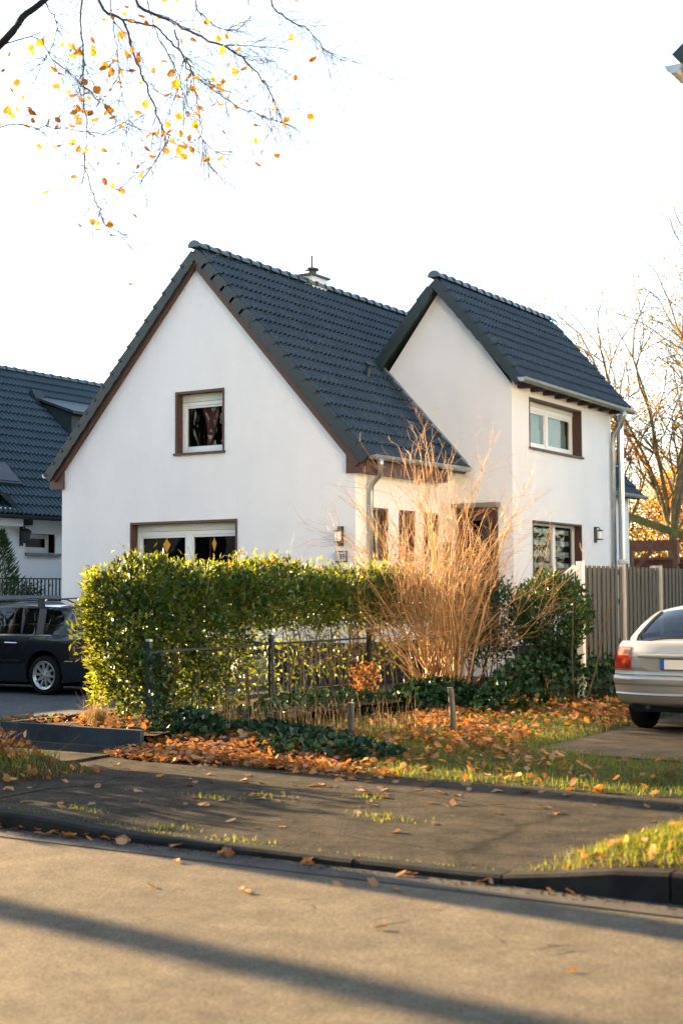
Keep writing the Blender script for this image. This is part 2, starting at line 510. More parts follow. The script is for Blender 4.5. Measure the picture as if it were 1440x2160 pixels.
def np_mesh(name, verts, faces, m, parent=None, smooth=False):
    """fast mesh from numpy arrays (all faces the same size)"""
    me = bpy.data.meshes.new(name)
    nv, nf, k = len(verts), len(faces), faces.shape[1]
    me.vertices.add(nv)
    me.vertices.foreach_set('co', np.ascontiguousarray(verts, np.float32).ravel())
    me.loops.add(nf * k)
    me.loops.foreach_set('vertex_index', np.ascontiguousarray(faces, np.int32).ravel())
    me.polygons.add(nf)
    me.polygons.foreach_set('loop_start', np.arange(0, nf * k, k, dtype=np.int32))
    me.polygons.foreach_set('loop_total', np.full(nf, k, np.int32))
    if smooth:
        me.polygons.foreach_set('use_smooth', np.ones(nf, bool))
    me.materials.append(m)
    me.update(calc_edges=True)
    me.validate()
    o = bpy.data.objects.new(name, me)
    COL.objects.link(o)
    if parent: o.parent = parent
    return o

def unit(a):
    return a / np.maximum(np.linalg.norm(a, axis=-1, keepdims=True), 1e-9)

def leaf_arrays(P, D, N, L, W, fold=0.25, curl=0.0):
    """one folded leaf per point: base P, along D, normal N, length L, width W -> 6 verts, 4 tris"""
    P = np.asarray(P, float); D = unit(np.asarray(D, float)); N = np.asarray(N, float)
    S = unit(np.cross(D, N)); N = np.cross(S, D)
    L = np.asarray(L, float).reshape(-1, 1); W = np.asarray(W, float).reshape(-1, 1)
    v = np.stack([P,
                  P + D * L * 0.45 + S * W * 0.5 + N * W * fold,
                  P + D * L * 0.5 - N * W * 0.02 + N * L * curl,
                  P + D * L * 0.45 - S * W * 0.5 + N * W * fold,
                  P + D * L * 1.0 + N * L * (-curl)], axis=1)
    k = len(P)
    base = (np.arange(k) * 5).reshape(-1, 1, 1)
    f = np.array([[0, 1, 2], [0, 2, 3], [2, 1, 4], [2, 4, 3]]).reshape(1, 4, 3) + base
    return v.reshape(-1, 3), f.reshape(-1, 3)

def leaves(name, P, D, N, L, W, m, parent=None, fold=0.25, curl=0.0):
    v, f = leaf_arrays(P, D, N, L, W, fold, curl)
    return np_mesh(name, v, f, m, parent)

def rdir(n, zbias=0.0):
    d = rng.normal(size=(n, 3))
    d[:, 2] += zbias
    return unit(d)

def blades(name, P, H, lean, m, w=0.006, parent=None):
    """grass blades: two-segment tapered strips (3 tris each)"""
    n = len(P)
    P = np.asarray(P, float)
    a = rng.uniform(0, 2 * PI, n)
    d = np.stack([np.cos(a), np.sin(a), np.zeros(n)], 1)
    s = np.stack([-np.sin(a), np.cos(a), np.zeros(n)], 1) * w
    H = np.asarray(H, float).reshape(-1, 1)
    ln = (np.abs(rng.normal(0, lean, n)) + 0.05).reshape(-1, 1)
    mid = P + d * H * ln * 0.4 + np.array([0, 0, 1]) * H * 0.55
    tip = P + d * H * ln * 1.2 + np.array([0, 0, 1]) * H * np.maximum(0.3, 1 - 0.35 * ln)
    v = np.stack([P - s, P + s, mid + s * 0.8, mid - s * 0.8, tip], 1).reshape(-1, 3)
    base = (np.arange(n) * 5).reshape(-1, 1, 1)
    f = (np.array([[0, 1, 2], [0, 2, 3], [3, 2, 4]]).reshape(1, 3, 3) + base).reshape(-1, 3)
    return np_mesh(name, v, f, m, parent)

def vnoise(x, y, s=1.0, seed=0.0):
    """cheap smooth pseudo-noise, -1..1"""
    return (math.sin(x * 1.7 * s + seed) * math.cos(y * 2.3 * s - seed * 1.3) + 0.5 * math.sin(x * 4.1 * s + y * 3.3 * s + seed * 2.1)
            + 0.25 * math.sin(x * 9.7 * s - y * 7.9 * s + seed)) / 1.75

def grid(name, x0, x1, y0, y1, nx, ny, fz, m, kind='structure', parent=None):
    xs = np.linspace(x0, x1, nx); ys = np.linspace(y0, y1, ny)
    v = np.array([(x, y, fz(x, y)) for y in ys for x in xs])
    i = np.arange((ny - 1) * (nx - 1)); r = i // (nx - 1); c = i % (nx - 1)
    a = r * nx + c
    f = np.stack([a, a + 1, a + nx + 1, a + nx], 1)
    o = np_mesh(name, v, f, m, parent, smooth=True)
    if kind: o['kind'] = kind
    return o

def smoothstep(a, b, x):
    t = min(1.0, max(0.0, (x - a) / (b - a)))
    return t * t * (3 - 2 * t)

# ------------------------------------------------------------------ the ground
def kerb_h(x):
    """height of the kerb top over the pavement datum: dropped in front of the drive"""
    left = 0.06 * (1 - smoothstep(-7.4, -6.2, x))
    right = 0.115 * smoothstep(-3.75, -2.6, x)
    return 0.014 + left + right

def pave_z(x, y):
    k = kerb_h(x) - 0.012
    return k * (1 - smoothstep(7.7, 10.0, y)) + 0.012 * vnoise(x, y, 0.45, 1.0) + 0.004 * vnoise(x, y, 2.1, 4.0)

def lawn_z(x, y):
    z = 0.0 + 0.02 * smoothstep(11.0, 13.0, y) + 0.022 * vnoise(x, y, 0.8, 2.0) + 0.008 * vnoise(x, y, 3.0, 2.0) - 0.03 * (1 - smoothstep(11.0, 11.25, y))
    if -6.1 < x < -3.9 and y > 13.9: z = min(z, 0.0) - 0.05
    return z

def bed_z(x, y):
    """leaf bank in front of the hedge"""
    return -0.04 + (0.04 + 0.11 * smoothstep(11.05, 12.5, y) + 0.03 * vnoise(x, y, 1.5, 6.0)) * (1 - smoothstep(-8.2, -6.6, x)) * (1 - smoothstep(12.6, 13.3, y))

g = MB().box(-260, 260, -260, 320, -1.0, -0.14).build('ground', M['ground'])
tag(g, kind='structure')
grid('road', -70, 50, -5.5, 7.24, 60, 12, lambda x, y: -0.03 - 0.012 * (abs(y - 1) / 6) ** 2, M['road'])
gs = MB().box(-70, 50, 7.236, 7.52, -0.13, -0.034).build('gutter_strip', M['gutterstrip']); tag(gs, kind='structure')
grid('pavement', -9.6, -1.6, 7.62, 11.3, 110, 50, pave_z, M['pavement'])
pv2 = MB().box(-70, -9.6, 7.62, 11.06, -0.13, 0.02).build('pavement', M['pavement']); tag(pv2, kind='structure')
pv3 = MB().box(-1.6, 50, 7.62, 11.06, -0.13, 0.02).build('pavement', M['pavement']); tag(pv3, kind='structure')
grid('lawn', -9.9, 12, 10.95, 34, 90, 90, lawn_z, M['lawn'])
grid('leaf_bank_soil', -10.0, -6.2, 11.0, 13.4, 40, 26, bed_z, M['soil'])
dv = MB().box(-19.9, -11.55, 10.98, 34, -0.13, 0.008).build('driveway', M['paver']); tag(dv, kind='structure')
fc = MB().box(-11.55, -9.9, 18.9, 34, -0.13, 0.03).build('garden_ground', M['soil']); tag(fc, kind='structure')

# kerb of single stones
kerb = empty('kerb', (0, 0, 0)); tag(kerb, kind='structure')
kx = [-30.0]
xx = -30.0
while xx < 12:
    xx += 1.0
    kx.append(xx)
kx = sorted([-3.58 + i * 1.0 for i in range(-30, 14)])
for i in range(len(kx) - 1):
    x0, x1 = kx[i] + 0.006, kx[i + 1] - 0.006
    b = MB()
    h0, h1 = kerb_h(x0), kerb_h(x1)
    sec = [(7.50, -0.10), (7.50, -1), (7.515, 0.0), (7.625, 0.0), (7.625, -0.10)]
    vs = []
    for x, h in ((x0, h0), (0.67 * x0 + 0.33 * x1, kerb_h(0.67 * x0 + 0.33 * x1)), (0.33 * x0 + 0.67 * x1, kerb_h(0.33 * x0 + 0.67 * x1)), (x1, h1)):
        j = random.uniform(-0.003, 0.003)
        vs += [(x, 7.50 + j, -0.12), (x, 7.50 + j, h - 0.018), (x, 7.518 + j, h), (x, 7.628, h), (x, 7.628, -0.12)]
    fs = []
    for s in range(3):
        for q in range(4):
            a = s * 5 + q
            fs.append((a, a + 1, a + 6, a + 5))
    fs += [(0, 1, 2, 3, 4), (19, 18, 17, 16, 15)]
    b.add(vs, fs)
    b.build('kerb_stone', M['kerb'], kerb)

# raised grass verge by the road, right
def verge_edge(y):      # left boundary of the verge as a function of y
    return -3.57 + 0.24 * (y - 7.7) / 2.1 + 0.05 * math.sin(y * 5)
def verge_z(x, y):
    e = smoothstep(0.0, 0.35, x - verge_edge(y))
    b = smoothstep(7.60, 7.72, y) * (1 - smoothstep(9.55, 9.95, y))
    return -0.02 + (kerb_h(x) + 0.03 + 0.03 * vnoise(x, y, 2.0, 3.0)) * e * b
grid('grass_verge', -3.8, 6.0, 7.625, 10.0, 120, 40, verge_z, M['soil'])

# concrete pad under the parked car
pad = MB()
pad.prism([(-6.1, 13.75), (-5.3, 13.35), (-3.9, 13.25), (-3.9, 24.0), (-6.15, 24.0)], lambda a, b, d: (a, b, d), -0.12, 0.022)
tag(pad.build('parking_pad', M['pad']), kind='structure')
pth = MB()
pth.prism([(-6.6, 12.35), (-5.9, 12.75), (-5.3, 13.3), (-6.05, 13.7), (-6.7, 13.2), (-7.3, 12.6), (-7.7, 12.2), (-7.2, 12.0)], lambda a, b, d: (a, b, d), -0.05, 0.118)
#tag(pth.build('worn_path', M['soil']), kind='structure')

# planter edging with concrete walls round the bed
pl = empty('planter_edging', (-10.7, 11.8, 0))
tag(pl, 'low grey concrete edging walls round the raised hedge bed at the pavement', 'planter')
def pw(x0, x1, y0, y1, z1):
    MB().box(x0 + 10.7, x1 + 10.7, y0 - 11.8, y1 - 11.8, -0.1, z1).build('wall_panel', M['concrete'], pl, bevel=0.006)
pw(-11.77, -10.772, 11.70, 11.77, 0.205)
pw(-10.768, -9.74, 11.70, 11.77, 0.20)
pw(-11.77, -11.70, 11.774, 13.2, 0.20)
pw(-11.77, -11.70, 13.204, 15.2, 0.20)
pw(-11.77, -11.70, 15.204, 17.2, 0.20)
pw(-11.77, -11.70, 17.204, 19.2, 0.20)
fb = MB().box(-11.9, -9.74, 11.60, 11.696, -0.1, 0.018).build('edging_strip', M['gutterstrip'], None); tag(fb, kind='structure')
grid('hedge_bed_soil', -11.7, -9.6, 11.77, 19.0, 30, 60, lambda x, y: 0.15 + 0.025 * vnoise(x, y, 2.0, 9.0), M['soil'])
# raised verge at the far left with soil
def lverge_z(x, y):
    return -0.03 + (0.16 + 0.03 * vnoise(x, y, 2.2, 7.0)) * (1 - smoothstep(-9.25, -8.55, x + 0.35 * (y - 9.0))) * smoothstep(8.2, 8.6, y) * (1 - smoothstep(10.0, 10.5, y))
grid('soil_patch', -13.0, -7.9, 8.0, 10.6, 50, 30, lverge_z, M['soil'])
# small grass island on the drive, left
grid('drive_grass_patch', -13.8, -12.2, 12.6, 14.2, 16, 16, lambda x, y: -0.02 + 0.07 * max(0, 1 - ((x + 13.0) / 0.65) ** 2 - ((y - 13.4) / 0.7) ** 2), M['lawn'])

# ------------------------------------------------------------------ the white house
XL, XR, YF = -19.49, -12.71, 21.0          # gable front
XA, ZA = -16.10, 7.90                      # apex of the wall
PITCH = (7.90 - 4.16) / (XR + 0.10 + 16.10 - 0.10 + 0.0) if False else 1.105
YB = 34.3
YW, XW = 24.72, -11.46                      # wing front and wing side wall
XWA, ZWA = -12.97, 7.55
WP = 1.245
YWB = 29.90

house = empty('white_house', (-16.1, 21.0, 0))
tag(house, 'white rendered gabled house with dark tiled roofs, brown window surrounds and a taller side wing', 'house')
HO = Vector((16.1, -21.0, 0.0))
class HB(MB):
    """mesh builder in world coordinates, stored relative to the house"""
    def build(self, name, m, parent=None, off=None, **kw):
        o = HO if off is None else off
        self.v = [(p[0] + o.x, p[1] + o.y, p[2] + o.z) for p in self.v]
        return MB.build(self, name, m, parent or house, **kw)

def rect(u0, u1, z0, z1):
    return [(u0, z0), (u1, z0), (u1, z1), (u0, z1)]

W_UP = (-16.62, -15.54, 4.24, 5.38)
W_LO = (-17.71, -15.25, 1.35, 2.955)
b = HB()
b.poly([[(XL, -0.1), (XR, -0.1), (XR, 4.25), (XA, ZA + 0.14), (XL, 4.25)], rect(*W_UP), rect(*W_LO)], lambda u, z: (u, YF, z))
b.build('front_wall', M['render'], fix=False)
b = HB()
SW = [(21.53, 22.08), (22.55, 23.08), (23.50, 24.00)]
b.poly([[(YF, -0.1), (YW + 0.1, -0.1), (YW + 0.1, 4.3), (YF, 4.3)]] + [rect(a, c, 2.24, 3.10) for a, c in SW] + [rect(24.25, 24.62, 2.0, 2.58)], lambda u, z: (XR, u, z))
b.build('side_wall', M['render'], fix=False)
b = HB()
DOOR = (-13.03 + 0.45, -12.14, 0.7, 3.27)
DOOR = (-12.62, -12.14, 0.7, 3.27)
b.poly([[(-14.85, 0), (XW, 0), (XW, 5.60), (XWA, ZWA + 0.06), (-14.85, 5.15)]], lambda u, z: (u, YW, z))
b.build('wing_front_wall', M['render'], fix=False)
WU = (25.53, 28.16, 4.45, 5.43)
WL = (25.63, 28.09, 1.3, 3.01)
b = HB()
b.poly([[(YW, -0.1), (YWB, -0.1), (YWB, 5.70), (YW, 5.70)], rect(*WU), rect(*WL)], lambda u, z: (XW, u, z))
b.build('wing_side_wall', M['render'], fix=False)
b = HB()      # walls out of sight that close the house
b.add([(XL, YF, 0), (XL, YB, 0), (XL, YB, 4.25), (XL, YF, 4.25)], [(0, 1, 2, 3)])
b.add([(XL, YB, 0), (XR, YB, 0), (XR, YB, 4.25), (XA, YB, 8.0), (XL, YB, 4.25)], [(0, 1, 2, 3, 4)])
b.add([(XR, YWB, 0), (XR, YB, 0), (XR, YB, 4.25), (XR, YWB, 4.25)], [(0, 1, 2, 3)])
b.add([(XW, YWB, 0), (-14.85, YWB, 0), (-14.85, YWB, 5.15), (XWA, YWB, 7.6), (XW, YWB, 5.65)], [(0, 1, 2, 3, 4)])
b.build('rear_wall', M['render'], fix=False)
HB().box(XL - 0.0, XR + 0.025, YF - 0.025, YF - 0.002, -0.1, 0.76).build('plinth', M['plinth'])
HB().box(XR + 0.002, XR + 0.025, YF, YW, -0.1, 0.76).build('plinth', M['plinth'])
HB().box(XW + 0.002, XW + 0.025, YW, YWB, -0.1, 0.6).build('plinth', M['plinth'])

def fr(o, u, n):
    return Vector(o), Vector(u), Vector(n)

def window(o, u, n, r, parent, off, fw=0.075, depth=0.17, mull=(), casing='brown', shutter=0.0, sill=True, curtain=None, room=1.2, sashes=True, cas_w=0.03, prefix='window', glass='glass'):
    """one window: frame with sashes, pane, reveal lining, sill, room behind"""
    u0, u1, z0, z1 = r
    f = HB()
    d0, d1 = -depth - 0.07, -depth
    zt = z1 - shutter
    f.fbox(o, u, n, u0 + 0.012, u0 + fw, d0, d1, z0 + 0.01, zt)
    f.fbox(o, u, n, u1 - fw, u1 - 0.012, d0, d1, z0 + 0.01, zt)
    f.fbox(o, u, n, u0 + fw + 0.0, u1 - fw, d0, d1, zt - fw, zt - 0.002)
    f.fbox(o, u, n, u0 + fw, u1 - fw, d0, d1, z0 + 0.012, z0 + fw + 0.02)
    for mu in mull:
        f.fbox(o, u, n, mu - 0.06, mu + 0.06, d0, d1 + 0.003, z0 + fw + 0.02, zt - fw)
    w = f.build(prefix, M['frame'], parent, off)
    edges = [u0 + fw] + [q for mu in mull for q in (mu - 0.06, mu + 0.06)] + [u1 - fw]
    for k in range(0, len(edges), 2):
        a, c = edges[k], edges[k + 1]
        if sashes:
            s = HB()
            for (p0, p1, q0, q1) in ((a, a + 0.045, z0 + fw + 0.02, zt - fw), (c - 0.045, c, z0 + fw + 0.02, zt - fw), (a + 0.045, c - 0.045, zt - fw - 0.045, zt - fw), (a + 0.045, c - 0.045, z0 + fw + 0.02, z0 + fw + 0.075)):
                s.fbox(o, u, n, p0 + 0.002, p1 - 0.002, d0 + 0.01, d1 - 0.018, q0 + 0.002, q1 - 0.002)
            s.build('sash', M['frame'], w, off)
            a += 0.045; c -= 0.045
        p = HB().fbox(o, u, n, a - 0.01, c + 0.01, d0 + 0.028, d0 + 0.036, z0 + fw + 0.05, zt - fw - 0.035)
        p.build('pane', M[glass], w, off)
    if shutter:
        HB().fbox(o, u, n, u0 + 0.03, u1 - 0.03, d0, d1 + 0.02, zt + 0.001, z1 - 0.02).build('shutter_box', M['shutterbox'], w, off)
    if casing:
        c = HB()
        c.fbox(o, u, n, u0 - cas_w, u0 + 0.011, d0, 0.012, z0 - 0.0, z1 + cas_w)
        c.fbox(o, u, n, u1 - 0.011, u1 + cas_w, d0, 0.012, z0 - 0.0, z1 + cas_w)
        c.fbox(o, u, n, u0 + 0.0112, u1 - 0.0112, d0, 0.010, z1 - 0.018, z1 + cas_w - 0.002)
        c.build('surround', M[casing], w, off)
    if sill:
        HB().fbox(o, u, n, u0 - 0.05, u1 + 0.05, d1 - 0.01, 0.05, z0 - 0.035, z0 + 0.009).build('sill', M[casing or 'stone'], w, off)
    # dark room behind the pane
    q = HB().fbox(o, u, n, u0 - 0.25, u1 + 0.25, d0 - room, d0 - 0.003, z0 - 0.3, z1 + 0.15)
    q.f = q.f[:]  # closed box, front face dropped so that one looks in
    nf = []
    on = Vector(n)
    for fc_ in q.f:
        cen = sum((Vector(q.v[i]) for i in fc_), Vector()) / 4
        if abs((cen - (Vector(o) + on * (d0 - 0.003))).dot(on)) > 0.01:
            nf.append(fc_)
    q.f = nf
    q.build('room', M['room'], w, off)
    return w

nF = (0, -1, 0); uF = (1, 0, 0)
nS = (1, 0, 0); uS = (0, 1, 0)
w1 = window((0, YF, 0), uF, nF, W_UP, house, HO, shutter=0.16, fw=0.07)
# drawn-aside brown curtain behind the upper pane
cb = HB()
pts = []
for i in range(25):
    t = i / 24
    z = 5.2 - t * 0.95
    xl = -16.3 + (0.12 * math.sin(t * 3.0)); xr = -15.82 - 0.25 * t ** 1.5
    pts.append((xl + 0.1 * t, xr, z))
for i in range(24):
    for k in range(6):
        def P(j, q):
            a, c, z = pts[j]
            s = q / 6
            return (a + (c - a) * s, YF + 0.30 + 0.02 * math.sin(s * 18), z)
        cb.add([P(i, k), P(i, k + 1), P(i + 1, k + 1), P(i + 1, k)], [(0, 1, 2, 3)])
cb.build('curtain', M['redcurtain'], w1, HO, fix=False, smooth=True)
w2 = window((0, YF, 0), uF, nF, W_LO, house, HO, shutter=0.15, mull=(-16.46,), fw=0.08)
for cx, wd, tint in ((-17.0, 0.095, 0), (-15.88, 0.055, 0)):
    ob = HB()
    o = (cx, YF + 0.185, 2.53)
    ob.add([(cx, o[1], 2.66), (cx - wd, o[1], 2.55), (cx, o[1], 2.40), (cx + wd, o[1], 2.55), (cx, o[1] - 0.015, 2.55), (cx, o[1] + 0.015, 2.55)],
           [(0, 1, 4), (1, 2, 4), (2, 3, 4), (3, 0, 4), (1, 0, 5), (2, 1, 5), (3, 2, 5), (0, 3, 5)])
    ob.build('paper_ornament', M['ornament'], w2, HO)
    HB().tube([(cx, o[1], 2.66), (cx, o[1], 2.80)], 0.003, 4).build('thread', M['frame'], w2, HO)
# three narrow side windows with bars
for a, c in SW:
    w = window((XR, 0, 0), uS, nS, (a, c, 2.24, 3.10), house, HO, fw=0.05, depth=0.14, sashes=False, sill=True, room=0.8, prefix='narrow_window')
    gb = HB()
    for q in (0.36, 0.64):
        gb.fbox((XR, 0, 0), uS, nS, a + (c - a) * q - 0.012, a + (c - a) * q + 0.012, -0.06, -0.04, 2.25, 3.08)
    gb.fbox((XR, 0, 0), uS, nS, a + 0.005, c - 0.005, -0.058, -0.044, 2.80, 2.82)
    gb.build('window_grille', M['iron'], w, HO)
HB().fbox((XR, 0, 0), uS, nS, 24.25, 24.62, -0.25, -0.12, 2.0, 2.58).build('letterbox_panel', M['door'], house)
# front door in the wing's front wall, under a thin slab canopy
dr = HB()
dr.box(-12.63, -11.77, YW - 0.03, YW - 0.004, 0.6, 3.25)
do = dr.build('front_door', M['door'], house)
fd = HB()
for (a, c, z0, z1) in ((-12.63, -12.56, 0.6, 3.25), (-11.84, -11.77, 0.6, 3.25), (-12.56, -11.84, 3.18, 3.25)):
    fd.box(a, c, YW - 0.055, YW - 0.031, z0, z1)
fd.build('door_frame', M['brown'], do, HO)
HB().box(-12.42, -11.98, YW - 0.04, YW - 0.031, 2.35, 3.0).build('door_pane', M['carglass'], do, HO)
HB().tube([(-12.49, YW - 0.09, 1.6), (-12.49, YW - 0.09, 1.9)], 0.015, 6).build('handle', M['steel'], do, HO)
HB().box(-12.69, -11.72, YW - 0.16, YW - 0.004, 3.252, 3.34).build('door_canopy', M['stone'], house)

w3 = window((XW, 0, 0), uS, nS, WU, house, HO, mull=(26.80,), fw=0.085, shutter=0.10, sill=True, depth=0.19, cas_w=0.02)
for a, c in ((25.62, 26.72), (26.88, 28.05)):
    cu = HB()
    n = 30
    for (z0, z1, dd) in ((4.86, 5.24, -0.33), (4.52, 4.92, -0.31)):
        k = len(cu.v)
        for i in range(n + 1):
            y = a + (c - a) * i / n
            x = XW + dd + 0.012 * math.sin(i * 1.9)
            cu.v += [(x, y, z0), (x, y, z1)]
        for i in range(n):
            cu.f.append((k + 2 * i, k + 2 * i + 2, k + 2 * i + 3, k + 2 * i + 1))
    cu.build('net_curtain', M['curtain'], w3, HO, fix=False, smooth=True)
w4 = window((XW, 0, 0), uS, nS, WL, house, HO, mull=(27.0,), fw=0.06, depth=0.15, sashes=False, cas_w=0.02)
for a, c in ((25.70, 26.93), (27.07, 28.02)):
    for i in range(7):
        z = 2.90 - i * 0.23
        HB().box(XW - 0.262, XW - 0.254, a, c, z - 0.10, z).build('blind_band', M['blind'], w4, HO)

# ---- roof
roof_top = []         # every tile: (projected size, mesh key, matrix)
def tile_mesh(w=0.298, L=0.40, name='roof_tile'):
    """double-roll pan tile: local x across, y up the slope, z out of the slope"""
    px = [0, .035, .05, .080, .110, .125, .183, .198, .228, .258, .273]
    pz = [0, 0, .036, .055, .036, 0, 0, .036, .055, .036, 0]
    px = [p * w / 0.298 for p in px]
    v, f = [], []
    n = len(px)
    for y, dz in ((0.0, 0.048), (L, 0.004)):
        v += [(x, y, z + dz) for x, z in zip(px, pz)]
    v += [(x, 0.006, z + 0.030) for x, z in zip(px, pz)]
    for i in range(n - 1):
        f.append((i, i + 1, n + i + 1, n + i))
        f.append((2 * n + i, 2 * n + i + 1, i + 1, i))
    me = bpy.data.meshes.new(name)
    me.from_pydata(v, [], f)
    me.update()
    return me

def slope_frame(eave_x, eave_z, sgn, pitch, y0):
    """matrix of a roof slope: x runs along +Y (for a slope facing +X) and y runs up"""
    a = math.atan(pitch)
    up = Vector((-sgn * math.cos(a), 0, math.sin(a)))
    al = Vector((0, sgn, 0))
    nn = al.cross(up)
    m = Matrix((( al.x, up.x, nn.x, eave_x), (al.y, up.y, nn.y, y0), (al.z, up.z, nn.z, eave_z), (0, 0, 0, 1)))
    return m

def cam_px(p):
    d = Vector(p) - CAM
    z = d.dot(Vector(_r[2]))
    return (d.dot(Vector(_r[0])) / z * 3000 + 720, d.dot(Vector(_r[1])) / z * 3000 + 1080, z)

def lay_tiles(root, off, mats, tm, keep, limit, mat_):
    """first `limit` tiles (largest in the picture) as roof_tile sub-parts of the roof, the rest joined"""
    tm.materials.clear(); tm.materials.append(mat_)
    ms = []
    for M4 in mats:
        c = M4 @ Vector((0.15, 0.17, 0.03))
        if not keep(c): continue
        px, py, d = cam_px(c)
        vis = -40 < px < 1480 and -40 < py < 2200
        ms.append((0 if vis else 1, d, M4))
    ms.sort(key=lambda t: (t[0], t[1]))
    T = Matrix.Translation(off)
    for k, (_, _, M4) in enumerate(ms[:limit]):
        o = bpy.data.objects.new('roof_tile', tm)
        o.matrix_local = T @ M4
        o.parent = root
        COL.objects.link(o)
    rest = MB()
    tv = [v.co.copy() for v in tm.vertices]; tf = [tuple(p.vertices) for p in tm.polygons]
    for _, _, M4 in ms[limit:]:
        rest.add([T @ M4 @ v for v in tv], tf)
    if rest.v:
        o = rest.build('roof_tiles', mat_, root, fix=False)
        o['kind'] = 'stuff'
    return len(ms)

TILE = tile_mesh()
ZR = 8.06            # roof surface at the ridge line
SX, SZ = -12.40, 3.98   # eave of the right slope
ridge_y0, ridge_y1 = 20.85, 34.45
mp = (ZR - SZ) / (SX + 16.10)
roof = HB()
th = 0.10
def slab(ex, ez, rx, rz, y0, y1, t=0.10):
    a = math.atan2(rz - ez, abs(rx - ex))
    s = 1 if ex > rx else -1
    ox, oz = -s * math.sin(a) * t, -math.cos(a) * t
    q = [(ex, ez), (rx, rz), (rx, rz - t / math.cos(a)), (ex + ox, ez + oz)]
    return q
roof.prism(slab(SX, SZ, XA, ZR, 0, 0), lambda a, b, d: (a, d, b), 20.89, 24.8)
roof.prism(slab(SX, SZ, XA, ZR, 0, 0), lambda a, b, d: (a, d, b), 30.2, 34.42)
roof.prism(slab(-13.6, SZ + (SX + 13.6) * mp, XA, ZR, 0, 0), lambda a, b, d: (a, d, b), 24.801, 30.199)
roof.prism(slab(-19.80, SZ, XA, ZR - 0.001, 0, 0), lambda a, b, d: (a, d, b), 20.89, 34.42)
roof_o = roof.build('roof', M['verge'], house)
RX = 17
main_tiles = []
slen = math.hypot(SX - XA, ZR - SZ)
fr_main = slope_frame(SX, SZ, 1, mp, ridge_y0 + 0.06)
ex = (slen - 0.10) / RX
for r_ in range(RX):
    for c in range(45):
        main_tiles.append(fr_main @ Matrix.Translation((c * 0.30, r_ * ex - 0.03, 0.0 + random.uniform(0, 0.003))))
WSX, WSZ = -11.15, 5.67
WZR = 7.79
wpit = (WZR - WSZ) / (WSX - XWA)
wy0, wy1 = 24.45, 30.23
wr = HB()
wr.prism(slab(WSX, WSZ, XWA, WZR, 0, 0), lambda a, b, d: (a, d, b), wy0 + 0.04, wy1)
wr.prism(slab(-14.9, WZR - (14.9 + XWA) * wpit, XWA, WZR - 0.001, 0, 0), lambda a, b, d: (a, d, b), wy0 + 0.04, wy1)
wing_roof = wr.build('wing_roof', M['verge'], house)
wtiles = []
wl = math.hypot(WSX - XWA, WZR - WSZ)
RW = 9
fr_w = slope_frame(WSX, WSZ, 1, wpit, wy0 + 0.05)
ew = (wl - 0.06) / RW
for r_ in range(RW):
    for c in range(19):
        wtiles.append(fr_w @ Matrix.Translation((c * 0.30, r_ * ew - 0.03, random.uniform(0, 0.003))))
def keep_main(c):
    if c.y < YW - 0.0: return True
    if c.y > 30.3: return True
    # covered by the wing: keep only what lies above the wing's left slope
    wing_left = WZR + 0.05 - (XWA - c.x) * wpit if c.x < XWA else 99
    return c.z > wing_left - 0.25
lay_tiles(roof_o, HO, main_tiles, TILE, keep_main, 190, M['tile'])
TILEW = TILE.copy()
lay_tiles(wing_roof, HO, wtiles, TILEW, lambda c: True, 110, M['tile'])
# left slope, only its front column shows as a stepped edge
fr_l = slope_frame(-19.80, SZ, -1, (ZR - SZ) / (19.80 - 16.10), ridge_y0 + 0.06 + 0.30)
lt = HB()
tv = [v.co.copy() for v in TILE.vertices]; tf = [tuple(p.vertices) for p in TILE.polygons]
for r_ in range(RX):
    for c in range(3):
        lt.add([fr_l @ Matrix.Translation((-c * 0.30, r_ * ex - 0.03, 0)) @ v for v in tv], tf)
# wing left slope too
fr_wl = slope_frame(-14.9, WZR - (14.9 + XWA) * wpit, -1, wpit, wy0 + 0.35)
for r_ in range(9):
    for c in range(4):
        lt.add([fr_wl @ Matrix.Translation((-c * 0.30, r_ * ew + 0.02, 0)) @ v for v in tv], tf)
o = lt.build('left_slope_tiles', M['tile'], roof_o, fix=False); o['kind'] = 'stuff'

def ridge_tiles(root, x, z, y0, y1, off, step=0.34):
    sec = [(math.cos(a), math.sin(a)) for a in np.linspace(-0.15, PI + 0.15, 8)]
    b = MB()
    for y, r_ in ((0.0, 0.135), (0.05, 0.135), (0.05, 0.118), (0.40, 0.112)):
        b.v += [(r_ * c * 1.0, y, r_ * s * 0.85) for c, s in sec]
    for q in range(3):
        for i in range(7):
            a = q * 8 + i
            b.f.append((a, a + 1, a + 9, a + 8))
    b.f.append(tuple(range(8)))
    me = b.mesh('ridge_tile', M['tile'], fix=True)
    y = y0
    while y < y1 - 0.2:
        o = bpy.data.objects.new('ridge_tile', me)
        o.location = Vector((x, y, z + random.uniform(-0.004, 0.004))) + off
        o.rotation_euler = (rad(-1.2), 0, 0)
        o.parent = root
        COL.objects.link(o)
        y += step
ridge_tiles(roof_o, XA, ZR + 0.035, ridge_y0 - 0.02, ridge_y1, HO)
ridge_tiles(wing_roof, XWA, WZR + 0.035, wy0 - 0.02, wy1, HO)

